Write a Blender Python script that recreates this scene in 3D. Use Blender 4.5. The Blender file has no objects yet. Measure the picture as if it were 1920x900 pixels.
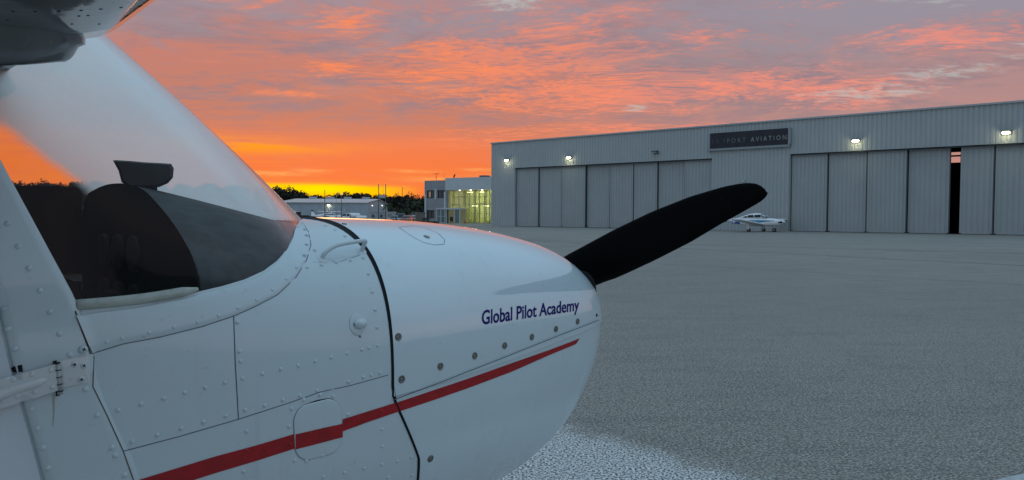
import bpy, bmesh, math, random
from mathutils import Vector, Matrix
from mathutils.bvhtree import BVHTree
R = math.radians
S = bpy.context.scene
COL = S.collection
random.seed(7)

# ---------------------------------------------------------------- camera
F_PX = 1387.0
CAMZ = 1.52
PITCH, ROLL = R(1.917), R(0.30)
f_ = Vector((0, math.cos(PITCH), -math.sin(PITCH)))
u0 = Vector((0, math.sin(PITCH), math.cos(PITCH)))
r0 = Vector((1, 0, 0))
r_ = r0*math.cos(ROLL) + u0*math.sin(ROLL)
u_ = -r0*math.sin(ROLL) + u0*math.cos(ROLL)
CAM = Vector((0, 0, CAMZ))
cd = bpy.data.cameras.new('camera')
cam = bpy.data.objects.new('camera', cd); COL.objects.link(cam)
M3 = Matrix((r_, u_, -f_)).transposed()
cam.matrix_world = Matrix.Translation(CAM) @ M3.to_4x4()
cd.sensor_width = 36.0; cd.sensor_fit = 'HORIZONTAL'
cd.lens = 36.0*F_PX/1920.0
cd.clip_start = 0.03; cd.clip_end = 8000
S.camera = cam

def ray(px, py):
    return (f_ + r_*((px-960)/F_PX) + u_*((450-py)/F_PX)).normalized()
def ground(px, py, z=0.0):
    d = ray(px, py); t = (z-CAMZ)/d.z
    return CAM + d*t
def at_depth(px, py, Y):
    d = ray(px, py); return CAM + d*(Y/d.y)

# ---------------------------------------------------------------- view
S.view_settings.view_transform = 'Standard'
S.view_settings.look = 'None'
S.view_settings.exposure = 0.0
S.view_settings.gamma = 1.0
S.view_settings.use_curve_mapping = False
S.cycles.max_bounces = 8
S.cycles.transparent_max_bounces = 16
S.cycles.sample_clamp_indirect = 4.0

# ---------------------------------------------------------------- node helper
class G:
    def __init__(s, nt): s.nt = nt
    def n(s, t): return s.nt.nodes.new(t)
    def put(s, sock, v):
        if isinstance(v, bpy.types.NodeSocket): s.nt.links.new(v, sock)
        elif v is not None: sock.default_value = v
    def m(s, op, a, b=None, c=None, clamp=False):
        x = s.n('ShaderNodeMath'); x.operation = op; x.use_clamp = clamp
        s.put(x.inputs[0], a); s.put(x.inputs[1], b); s.put(x.inputs[2], c)
        return x.outputs[0]
    def add(s, a, b): return s.m('ADD', a, b)
    def sub(s, a, b): return s.m('SUBTRACT', a, b)
    def mul(s, a, b): return s.m('MULTIPLY', a, b)
    def ss(s, v, a, b):                 # smoothstep from a to b
        x = s.n('ShaderNodeMapRange'); x.interpolation_type = 'SMOOTHSTEP'
        s.put(x.inputs[0], v); x.inputs[1].default_value = a; x.inputs[2].default_value = b
        x.inputs[3].default_value = 0; x.inputs[4].default_value = 1
        return x.outputs[0]
    def mix(s, f, a, b, mode='MIX'):
        x = s.n('ShaderNodeMix'); x.data_type = 'RGBA'; x.blend_type = mode
        s.put(x.inputs[0], f)
        s.put(x.inputs[6], a if isinstance(a, bpy.types.NodeSocket) else (*a, 1))
        s.put(x.inputs[7], b if isinstance(b, bpy.types.NodeSocket) else (*b, 1))
        return x.outputs[2]
    def noise(s, v, scale, det=4, rough=.5, dist=0, lac=2.0):
        x = s.n('ShaderNodeTexNoise'); s.put(x.inputs['Vector'], v)
        x.inputs['Scale'].default_value = scale; x.inputs['Detail'].default_value = det
        x.inputs['Roughness'].default_value = rough; x.inputs['Distortion'].default_value = dist
        x.inputs['Lacunarity'].default_value = lac
        return x.outputs['Fac']
    def vec(s, x, y, z):
        c = s.n('ShaderNodeCombineXYZ'); s.put(c.inputs[0], x); s.put(c.inputs[1], y); s.put(c.inputs[2], z)
        return c.outputs[0]
    def xyz(s, v):
        c = s.n('ShaderNodeSeparateXYZ'); s.put(c.inputs[0], v); return c.outputs
    def blob(s, x, y, cx, cy, rx, ry):   # gaussian-like bump
        a = s.m('POWER', s.m('ABSOLUTE', s.mul(s.sub(x, cx), 1/rx)), 2.0)
        b = s.m('POWER', s.m('ABSOLUTE', s.mul(s.sub(y, cy), 1/ry)), 2.0)
        return s.m('EXPONENT', s.mul(s.add(a, b), -1.0))
    def ramp(s, v, stops):
        x = s.n('ShaderNodeValToRGB'); s.put(x.inputs[0], v)
        e = x.color_ramp.elements
        while len(e) > 1: e.remove(e[-1])
        e[0].position = stops[0][0]; e[0].color = (*stops[0][1], 1)
        for p, c in stops[1:]:
            k = e.new(p); k.color = (*c, 1)
        return x.outputs[0]

# ---------------------------------------------------------------- sky (dusk, sun just under the tree line)
SUN_AZ = R(-13.0)
W = bpy.data.worlds.new('World'); S.world = W; W.use_nodes = True
nt = W.node_tree; nt.nodes.clear(); g = G(nt)
tc = g.n('ShaderNodeTexCoord'); D = tc.outputs['Generated']
dx, dy, dz = g.xyz(D)
az = g.mul(g.m('ARCTAN2', dx, dy), 57.2958)
el = g.mul(g.m('ARCSINE', dz), 57.2958)
hh = g.add(g.m('MAXIMUM', dz, 0.0), 0.10)
P = g.vec(g.m('DIVIDE', dx, hh), g.m('DIVIDE', dy, hh), 0.0)
# large soft variation bending the bands
warp = g.noise(g.vec(g.mul(az, .05), g.mul(el, .16), 0), 1.0, 3)
elw = g.add(el, g.mul(g.sub(warp, .5), 2.4))
# front colours by elevation (towards the glow)
front = g.ramp(g.m('DIVIDE', elw, 40.0), [
    (0.00, (.95, .20, .035)), (.05, (.88, .20, .05)), (.09, (.88, .185, .055)), (.135, (.80, .20, .09)),
    (.16, (.62, .20, .12)), (.19, (.53, .20, .145)), (.28, (.53, .205, .165)), (.38, (.50, .215, .195)), (.50, (.42, .26, .26)), (.75, (.32, .31, .38)), (1.0, (.28, .36, .46))])
side = g.ramp(g.m('DIVIDE', elw, 40.0), [
    (0.00, (.62, .27, .20)), (.10, (.52, .255, .22)), (.20, (.44, .255, .25)), (.35, (.38, .24, .265)), (.55, (.30, .28, .34)), (1.0, (.28, .37, .47))])
fr = g.m('SUBTRACT', 1.0, g.ss(az, -6, 26))
col = g.mix(fr, side, front)
# cloud texture, flattened onto a cloud deck
wv = g.n('ShaderNodeTexNoise'); g.put(wv.inputs['Vector'], P); wv.inputs['Scale'].default_value = .8; wv.inputs['Detail'].default_value = 3
wsub = g.n('ShaderNodeVectorMath'); wsub.operation = 'MULTIPLY_ADD'; g.put(wsub.inputs[0], wv.outputs['Color']); wsub.inputs[1].default_value = (1.1, .55, 0); g.put(wsub.inputs[2], P)
P = wsub.outputs[0]
px_, py_, pz_ = g.xyz(P)
n1 = g.noise(P, .95, 9, .62, .25)
Ps = g.vec(g.add(px_, g.mul(py_, .28)), g.mul(py_, 1.9), 3.1)
n2 = g.noise(Ps, 1.6, 10, .66, .6)
n3 = g.noise(Ps, 8.0, 8, .68, .3)
n4 = g.noise(P, .38, 4, .5)
n7 = g.noise(g.vec(px_, g.mul(py_, 1.2), 4.4), 5.5, 8, .68, .5)
detail = g.add(g.mul(n2, .68), g.mul(n3, .32))
# macro placement of lit streaks (degrees)
mac = g.blob(az, el, -20.5, 15.3, 3.2, 1.0)
for b in [(4, 12.5, 24, 4.2, .42), (-12.5, 13.8, 3.8, 1.3, .9), (-13.5, 10.8, 2.2, .8, .85), (-3, 11.5, 9, 2.6, 1.05), (6, 9.3, 10, 1.5, 1.1), (4, 12.4, 7, 2.6, .8), (17, 9.9, 7, 1.5, 1.0), (24, 8.6, 5.5, 1.0, 1.1),
          (13, 13, 7, 1.0, .55), (31, 12, 6, 1.3, .8), (4, 6.5, 9, .55, .65), (13, 6.7, 8, .4, .6), (-17, 8.8, 2.6, .25, .8), (22, 15, 7, .8, .45), (-1, 5.5, 6, .5, .5)]:
    mac = g.m('MAXIMUM', mac, g.mul(g.blob(az, el, *b[:4]), b[4]))
n6 = g.noise(Ps, 17.0, 6, .66, .2)
thr = g.add(g.add(g.mul(detail, 2.6), g.mul(mac, .60)), g.mul(g.sub(n6, .5), 1.9))
lit = g.ss(thr, 1.34, 2.06)
lit = g.mul(lit, g.ss(mac, .02, .38))
litcol = g.mix(g.ss(az, -12, 24), (.96, .25, .10), (.92, .27, .19))
col = g.mix(g.mul(lit, .92), col, litcol)
m2 = g.add(g.mul(g.noise(g.vec(px_, g.mul(py_, 1.6), 7.7), 1.9, 9, .64, .4), .72), g.mul(g.noise(g.vec(px_, g.mul(py_, 1.3), 1.7), 11.0, 6, .65, .2), .28))
col = g.mix(g.mul(g.mul(g.ss(m2, .44, .60), g.ss(el, 5.0, 9.0)), g.m('SUBTRACT', .85, g.mul(lit, .55))), col, (.27, .205, .245))
gap = g.ss(g.add(g.mul(n1, .7), g.mul(n7, .3)), .50, .60)
col = g.mix(g.mul(g.mul(gap, g.ss(el, 6.5, 10)), .55), col, (.35, .235, .245))
# faint streaking everywhere in front
col = g.mix(g.mul(g.ss(n2, .52, .70), .18), col, (.74, .27, .18))
# grey-blue underlit cloud patches, high up and to the right
gm = g.add(g.mul(g.ss(el, 8.5, 15), 1.1), g.mul(g.ss(az, 5, 30), .45))
gr = g.mul(g.ss(g.add(g.add(g.mul(n1, 1.3), g.mul(n7, 1.3)), g.mul(gm, .5)), 1.45, 2.05), gm)
gr = g.mul(gr, g.m('SUBTRACT', 1.0, g.mul(lit, .75)))
col = g.mix(g.mul(gr, .75), col, (.31, .275, .33))
# openings with pale blue-green sky
op = g.blob(az, el, 25.5, 8.6, 6, .9)
for b in [(16, 17.0, 6, 1.2), (31, 14.5, 5, 1.2), (30, 9.6, 5, .7), (7, 16.6, 5, 1.0), (0, 15.8, 4, 1.0), (9.5, 8.2, 2, .5), (36, 10.5, 5, .8)]:
    op = g.m('MAXIMUM', op, g.blob(az, el, *b))
opn = g.mul(g.ss(g.add(g.mul(n3, 2.0), g.mul(op, .55)), 1.34, 1.75), op)
col = g.mix(g.mul(opn, .75), col, (.50, .52, .50))
# bands close to the horizon: second yellow band and the bright yellow strip
streak = g.noise(g.vec(g.mul(az, .12), g.mul(el, 1.6), 2.0), 1.0, 6, .6)
b2 = g.mul(g.blob(az, el, -20.5, 4.95, 6.5, .50), g.ss(streak, .32, .58))
col = g.mix(g.mul(b2, .95), col, (1.0, .36, .012))
b2b = g.mul(g.blob(az, el, -27, 4.0, 9, 2.0), g.ss(streak, .40, .62))
col = g.mix(g.mul(b2b, .8), col, (1.0, .25, .012))
for (a, e, ra, re) in [(-17.5, 2.95, 2.4, .16), (-15.2, 3.25, 1.3, .12), (-7.5, 3.35, 1.8, .15), (-20, 3.0, 1.3, .13), (-2.5, 3.5, 1.4, .12), (-5.2, 2.7, 3, .2), (2.0, 3.0, 4, .2)]:
    bb = g.mul(g.blob(az, g.add(el, g.mul(g.sub(streak, .5), .6)), a, e, ra, re), g.ss(n3, .3, .6))
    col = g.mix(g.mul(bb, .75), col, (1.0, .42, .12))
ey = g.add(el, g.mul(g.sub(streak, .5), .5))
yb = g.mul(g.mul(g.ss(az, -21.5, -17.5), g.m('SUBTRACT', 1.0, g.ss(az, -10.5, -6.5))),
           g.mul(g.ss(ey, .6, 1.25), g.m('SUBTRACT', 1.0, g.ss(ey, 1.95, 2.4))))
col = g.mix(yb, col, (1.0, .50, .0))
yb2 = g.mul(g.blob(az, ey, -14.5, 1.85, 3.6, .38), .95)
col = g.mix(yb2, col, (1.0, .80, .0))
# rest of the sky: pale blue-grey, cooler and brighter overhead, dull pink low down behind
hx = g.add(dz, .18)
back = g.ramp(g.m('DIVIDE', el, 90.0), [(0.0, (.26, .28, .33)), (.03, (.50, .41, .44)), (.07, (.50, .45, .49)), (.11, (.42, .45, .52)), (.20, (.38, .50, .64)), (.5, (.41, .63, .82)), (1.0, (.42, .65, .86))])
bk = g.mix(g.mul(g.ss(n4, .40, .62), .5), back, (.28, .38, .49))
azd = g.m('ABSOLUTE', g.sub(az, 2.0))
away = g.m('MAXIMUM', g.ss(azd, 42, 85), g.ss(el, 17, 36))
col = g.mix(away, col, bk)
# below the horizon
col = g.mix(g.ss(dz, -.02, -.001), (.08, .085, .09), col)
bg1 = g.n('ShaderNodeBackground'); g.put(bg1.inputs[0], col); bg1.inputs[1].default_value = 1.0
sky = g.n('ShaderNodeTexSky'); sky.sky_type = 'NISHITA'; sky.sun_disc = False
sky.sun_elevation = R(1.2); sky.sun_rotation = SUN_AZ; sky.air_density = 1.5; sky.dust_density = 2.0
bg2 = g.n('ShaderNodeBackground'); g.put(bg2.inputs[0], sky.outputs[0]); bg2.inputs[1].default_value = 0.008
ad = g.n('ShaderNodeAddShader'); g.put(ad.inputs[0], bg1.outputs[0]); g.put(ad.inputs[1], bg2.outputs[0])
wo = g.n('ShaderNodeOutputWorld'); g.put(wo.inputs[0], ad.outputs[0])
W.cycles.sampling_method = 'MANUAL'; W.cycles.sample_map_resolution = 1024

sl = bpy.data.lights.new('sun', 'SUN'); sl.energy = 0.05; sl.angle = R(8); sl.color = (1, .45, .2)
so = bpy.data.objects.new('sun', sl); COL.objects.link(so)
sd = Vector((math.sin(SUN_AZ)*math.cos(R(2.0)), math.cos(SUN_AZ)*math.cos(R(2.0)), math.sin(R(2.0))))
so.rotation_euler = sd.to_track_quat('Z', 'Y').to_euler()

# ---------------------------------------------------------------- materials
MATS = {}
def mat(name, col=(.5, .5, .5), rough=.5, metal=0, var=0.0, vs=8, bump=0, bs=40, coat=0, emit=None, es=0, spec=.5):
    if name in MATS: return MATS[name]
    m = bpy.data.materials.new(name); m.use_nodes = True
    nt = m.node_tree; b = nt.nodes['Principled BSDF']; gg = G(nt)
    b.inputs['Base Color'].default_value = (*col, 1)
    b.inputs['Roughness'].default_value = rough; b.inputs['Metallic'].default_value = metal
    b.inputs['Coat Weight'].default_value = coat; b.inputs['Coat Roughness'].default_value = .04
    b.inputs['Specular IOR Level'].default_value = spec
    t = gg.n('ShaderNodeTexCoord').outputs['Object']
    if var:
        nn = gg.noise(t, vs, 5, .6)
        c2 = tuple(max(0, c*(1-var)) for c in col); c3 = tuple(min(1, c*(1+var)) for c in col)
        gg.put(b.inputs['Base Color'], gg.mix(gg.ss(nn, .35, .65), c2, c3))
    if bump:
        bp = gg.n('ShaderNodeBump'); bp.inputs['Strength'].default_value = bump; bp.inputs['Distance'].default_value = .01
        gg.put(bp.inputs['Height'], gg.noise(t, bs, 4)); gg.put(b.inputs['Normal'], bp.outputs[0])
    if emit:
        b.inputs['Emission Color'].default_value = (*emit, 1); b.inputs['Emission Strength'].default_value = es
    MATS[name] = m
    return m

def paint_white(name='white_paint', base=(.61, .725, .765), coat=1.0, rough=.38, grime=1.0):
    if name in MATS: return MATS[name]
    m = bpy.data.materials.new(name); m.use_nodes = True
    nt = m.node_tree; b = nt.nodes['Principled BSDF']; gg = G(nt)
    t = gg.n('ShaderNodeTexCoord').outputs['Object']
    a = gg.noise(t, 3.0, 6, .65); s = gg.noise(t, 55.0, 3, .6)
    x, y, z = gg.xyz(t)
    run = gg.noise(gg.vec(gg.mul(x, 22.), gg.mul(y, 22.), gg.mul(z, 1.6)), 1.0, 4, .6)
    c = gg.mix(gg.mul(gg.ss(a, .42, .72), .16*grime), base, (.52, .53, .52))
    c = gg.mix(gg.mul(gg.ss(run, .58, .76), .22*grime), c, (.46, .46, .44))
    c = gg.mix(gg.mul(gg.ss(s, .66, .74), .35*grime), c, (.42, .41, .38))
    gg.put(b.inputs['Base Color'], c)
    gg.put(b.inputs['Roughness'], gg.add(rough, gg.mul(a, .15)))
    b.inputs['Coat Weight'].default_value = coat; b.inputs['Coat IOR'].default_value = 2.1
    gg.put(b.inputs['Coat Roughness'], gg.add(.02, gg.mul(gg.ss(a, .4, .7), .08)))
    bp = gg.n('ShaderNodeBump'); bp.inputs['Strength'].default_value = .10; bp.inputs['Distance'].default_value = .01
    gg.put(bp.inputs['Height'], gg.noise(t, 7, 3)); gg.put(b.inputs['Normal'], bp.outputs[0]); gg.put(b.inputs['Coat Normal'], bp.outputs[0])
    MATS[name] = m; return m

PW = paint_white()
PS = paint_white('skin_paint', (.575, .665, .69), coat=.35, rough=.42)
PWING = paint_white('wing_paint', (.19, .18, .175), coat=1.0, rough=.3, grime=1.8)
BLACK = mat('flat_black', (.004, .004, .005), .45, var=.3, vs=60)
RUBB = mat('rubber_black', (.02, .02, .02), .8)
GAP = mat('gap_dark', (.006, .008, .012), .9)
SEAM = mat('seam_grey', (.10, .125, .15), .8)
RED = mat('stripe_red', (.36, .002, .006), .45, coat=.15, var=.12, vs=30)
NAVY = mat('lettering_navy', (.006, .006, .15), .5, spec=.2)
STEEL = mat('fastener_steel', (.20, .20, .18), .45, metal=.7, var=.3, vs=200)
DARKGL = mat('dark_glass', (.02, .025, .03), .2, spec=.35)
SEAL = mat('sealant_beige', (.42, .45, .40), .7, var=.15, vs=30)
DASH = mat('glareshield_grey', (.05, .058, .062), .75, var=.25, vs=20)
DASHB = mat('panel_black', (.0025, .0025, .003), .85, spec=.1)

def glass_mat():
    m = bpy.data.materials.new('windshield_plexiglass'); m.use_nodes = True
    nt = m.node_tree; nt.nodes.clear(); gg = G(nt)
    tr = gg.n('ShaderNodeBsdfTransparent'); tr.inputs[0].default_value = (.90, .91, .90, 1)
    gl = gg.n('ShaderNodeBsdfGlossy'); gl.inputs['Color'].default_value = (.95, .97, 1, 1); gl.inputs['Roughness'].default_value = .03
    df = gg.n('ShaderNodeBsdfDiffuse'); df.inputs[0].default_value = (.6, .63, .65, 1)
    ge = gg.n('ShaderNodeNewGeometry'); dt = gg.n('ShaderNodeVectorMath'); dt.operation = 'DOT_PRODUCT'
    gg.put(dt.inputs[0], ge.outputs['Incoming']); gg.put(dt.inputs[1], ge.outputs['Normal'])
    cz = gg.m('ABSOLUTE', dt.outputs['Value']); iz = gg.m('SUBTRACT', 1.0, cz)
    fac = gg.add(.018, gg.mul(gg.m('POWER', iz, 4.2), .97))
    t = gg.n('ShaderNodeTexCoord').outputs['Object']
    dirt = gg.add(.85, gg.mul(gg.ss(gg.noise(t, 5, 8, .7), .45, .75), .5))
    dirt = gg.m('MINIMUM', gg.mul(dirt, gg.add(.003, gg.mul(gg.m('POWER', iz, 4.0), .40))), .9)
    # morning condensation: a milky film with its own edge on the forward and port side
    X, Y, Z = gg.xyz(t)
    nn = gg.mul(gg.sub(gg.noise(t, 9, 6, .65), .5), .05)
    line = gg.add(gg.add(Z, gg.mul(X, .89)), nn)
    fog = gg.mul(gg.ss(line, 1.17, 1.225), gg.ss(Y, -.30, -.06))
    fog = gg.mul(fog, gg.sub(.93, gg.mul(gg.noise(t, 40, 4, .7), .12)))
    tl = gg.n('ShaderNodeBsdfTranslucent'); tl.inputs[0].default_value = (.94, 1, .97, 1)
    md = gg.n('ShaderNodeMixShader'); md.inputs[0].default_value = .30; df.inputs[0].default_value = (.96, .98, 1, 1)
    gg.put(md.inputs[1], df.outputs[0]); gg.put(md.inputs[2], tl.outputs[0])
    m1 = gg.n('ShaderNodeMixShader'); gg.put(m1.inputs[0], dirt); gg.put(m1.inputs[1], tr.outputs[0]); gg.put(m1.inputs[2], md.outputs[0])
    m2 = gg.n('ShaderNodeMixShader'); gg.put(m2.inputs[0], fac); gg.put(m2.inputs[1], m1.outputs[0]); gg.put(m2.inputs[2], gl.outputs[0])
    g2 = gg.n('ShaderNodeBsdfGlossy'); g2.inputs['Color'].default_value = (.86, .88, .88, 1); g2.inputs['Roughness'].default_value = .22
    fm = gg.n('ShaderNodeMixShader'); fm.inputs[0].default_value = .12; gg.put(fm.inputs[1], tl.outputs[0]); gg.put(fm.inputs[2], g2.outputs[0])
    m3 = gg.n('ShaderNodeMixShader'); gg.put(m3.inputs[0], gg.mul(fog, .98)); gg.put(m3.inputs[1], m2.outputs[0]); gg.put(m3.inputs[2], fm.outputs[0])
    o = gg.n('ShaderNodeOutputMaterial'); gg.put(o.inputs[0], m3.outputs[0])
    return m
GLASS = glass_mat()

# ---------------------------------------------------------------- object helpers
def tag(o, label=None, cat=None, group=None, kind=None):
    if label: o['label'] = label
    if cat: o['category'] = cat
    if group: o['group'] = group
    if kind: o['kind'] = kind
    return o
def empty(name, loc=(0, 0, 0), rz=0.0, label=None, cat=None, group=None):
    o = bpy.data.objects.new(name, None); COL.objects.link(o)
    o.location = loc; o.rotation_euler = (0, 0, rz); o.empty_display_size = .3
    return tag(o, label, cat, group)
def copy_tree(o, parent=None):
    c = o.copy(); COL.objects.link(c)
    if parent is not None: c.parent = parent
    for ch in list(o.children): copy_tree(ch, c)
    return c

class MB:
    def __init__(s): s.v = []; s.f = []; s.mi = []; s.sm = []
    def face(s, idx, mi=0, smooth=False): s.f.append(idx); s.mi.append(mi); s.sm.append(smooth)
    def add(s, vs, fs, mi=0, smooth=False):
        o = len(s.v); s.v += [tuple(v) for v in vs]
        for f in fs: s.face([i+o for i in f], mi, smooth)
    def grid(s, rows, mi=0, smooth=True, close=False, flip=False):
        o = len(s.v); nr = len(rows); nc = len(rows[0])
        for r in rows: s.v += [tuple(p) for p in r]
        for i in range(nr-1):
            for j in range(nc if close else nc-1):
                k = (j+1) % nc
                q = [o+i*nc+j, o+i*nc+k, o+(i+1)*nc+k, o+(i+1)*nc+j]
                s.face(q[::-1] if flip else q, mi, smooth)
    def box(s, c, d, rz=0, mi=0, bev=0.0):
        hx_, hy_, hz_ = d[0]/2, d[1]/2, d[2]/2
        if bev > 0:
            b = min(bev, hx_*.9, hy_*.9, hz_*.9)
            vs = []
            for zz, ii in ((-hz_, b), (-hz_+b, 0), (hz_-b, 0), (hz_, b)):
                X, Y = hx_-ii, hy_-ii
                vs += [(-X+b, -Y, zz), (X-b, -Y, zz), (X, -Y+b, zz), (X, Y-b, zz), (X-b, Y, zz), (-X+b, Y, zz), (-X, Y-b, zz), (-X, -Y+b, zz)]
            fs = [list(range(7, -1, -1)), list(range(24, 32))]
            for r in range(3):
                for j in range(8): fs.append([r*8+j, r*8+(j+1) % 8, (r+1)*8+(j+1) % 8, (r+1)*8+j])
        else:
            vs = [(a*hx_, b_*hy_, c_*hz_) for c_ in (-1, 1) for b_ in (-1, 1) for a in (-1, 1)]
            fs = [[0, 2, 3, 1], [4, 5, 7, 6], [0, 1, 5, 4], [2, 6, 7, 3], [0, 4, 6, 2], [1, 3, 7, 5]]
        cs, sn = math.cos(rz), math.sin(rz)
        s.add([(c[0]+v[0]*cs-v[1]*sn, c[1]+v[0]*sn+v[1]*cs, c[2]+v[2]) for v in vs], fs, mi)
    def tube(s, pts, rad, n=10, mi=0, cap=True, smooth=True):
        pts = [Vector(p) for p in pts]; rad = rad if isinstance(rad, (list, tuple)) else [rad]*len(pts)
        rows = []; prev = None
        for i, p in enumerate(pts):
            t = (pts[min(i+1, len(pts)-1)]-pts[max(i-1, 0)]).normalized()
            if prev is None:
                a = Vector((0, 0, 1)) if abs(t.z) < .9 else Vector((1, 0, 0))
                prev = t.cross(a).normalized()
            nn = (prev - t*prev.dot(t)).normalized(); prev = nn; b = t.cross(nn)
            rows.append([p + (nn*math.cos(2*math.pi*k/n)+b*math.sin(2*math.pi*k/n))*rad[i] for k in range(n)])
        o = len(s.v); s.grid(rows, mi, smooth, close=True)
        if cap:
            s.face([o+k for k in range(n)][::-1], mi); s.face([o+(len(pts)-1)*n+k for k in range(n)], mi)
    def dome(s, p, nrm, r, h, n=10, mi=0, rings=3, base=0.0):
        p = Vector(p); nrm = Vector(nrm).normalized()
        a = nrm.orthogonal().normalized(); b = nrm.cross(a)
        rows = []
        if base: rows.append([p + (a*math.cos(2*math.pi*k/n)+b*math.sin(2*math.pi*k/n))*r*1.02 - nrm*base for k in range(n)])
        for i in range(rings):
            ph = (i/rings)*math.pi/2
            rows.append([p + (a*math.cos(2*math.pi*k/n)+b*math.sin(2*math.pi*k/n))*r*math.cos(ph) + nrm*h*math.sin(ph) for k in range(n)])
        o = len(s.v); s.grid(rows, mi, True, close=True)
        t = len(s.v); s.v.append(tuple(p+nrm*h)); L = o+(len(rows)-1)*n
        for k in range(n): s.face([L+k, L+(k+1) % n, t], mi, True)
    def build(s, name, mats, parent=None, loc=None):
        me = bpy.data.meshes.new(name); me.from_pydata(s.v, [], s.f)
        for m in (mats if isinstance(mats, (list, tuple)) else [mats]): me.materials.append(m)
        me.polygons.foreach_set('material_index', s.mi); me.polygons.foreach_set('use_smooth', s.sm)
        me.update()
        bm = bmesh.new(); bm.from_mesh(me); bmesh.ops.recalc_face_normals(bm, faces=bm.faces); bm.to_mesh(me); bm.free()
        o = bpy.data.objects.new(name, me); COL.objects.link(o)
        if parent is not None: o.parent = parent
        if loc is not None: o.location = loc
        return o

def interp(x, tab):
    if x <= tab[0][0]: return tab[0][1]
    for (a, va), (b, vb) in zip(tab, tab[1:]):
        if x <= b:
            t = (x-a)/(b-a); return va+(vb-va)*t
    return tab[-1][1]
def sinterp(x, tab):        # Catmull-Rom through table
    if x <= tab[0][0]: return tab[0][1]
    if x >= tab[-1][0]: return tab[-1][1]
    for i in range(len(tab)-1):
        if x <= tab[i+1][0]:
            x1, y1 = tab[i]; x2, y2 = tab[i+1]
            x0_, y0_ = tab[i-1] if i > 0 else (2*x1-x2, 2*y1-y2)
            x3, y3 = tab[i+2] if i+2 < len(tab) else (2*x2-x1, 2*y2-y1)
            m1 = (y2-y0_)/(x2-x0_); m2 = (y3-y1)/(x3-x1); h = x2-x1; t = (x-x1)/h
            return (2*t**3-3*t*t+1)*y1+(t**3-2*t*t+t)*h*m1+(-2*t**3+3*t*t)*y2+(t**3-t*t)*h*m2
def spts(pts, n):           # smooth polyline of vectors
    out = []
    L = len(pts)
    for k in range(n):
        t = k/(n-1)*(L-1)
        out.append(Vector([sinterp(t, [(i, p[c]) for i, p in enumerate(pts)]) for c in range(len(pts[0]))]))
    return out
def sgnpow(c, e): return math.copysign(abs(c)**e, c)

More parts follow.
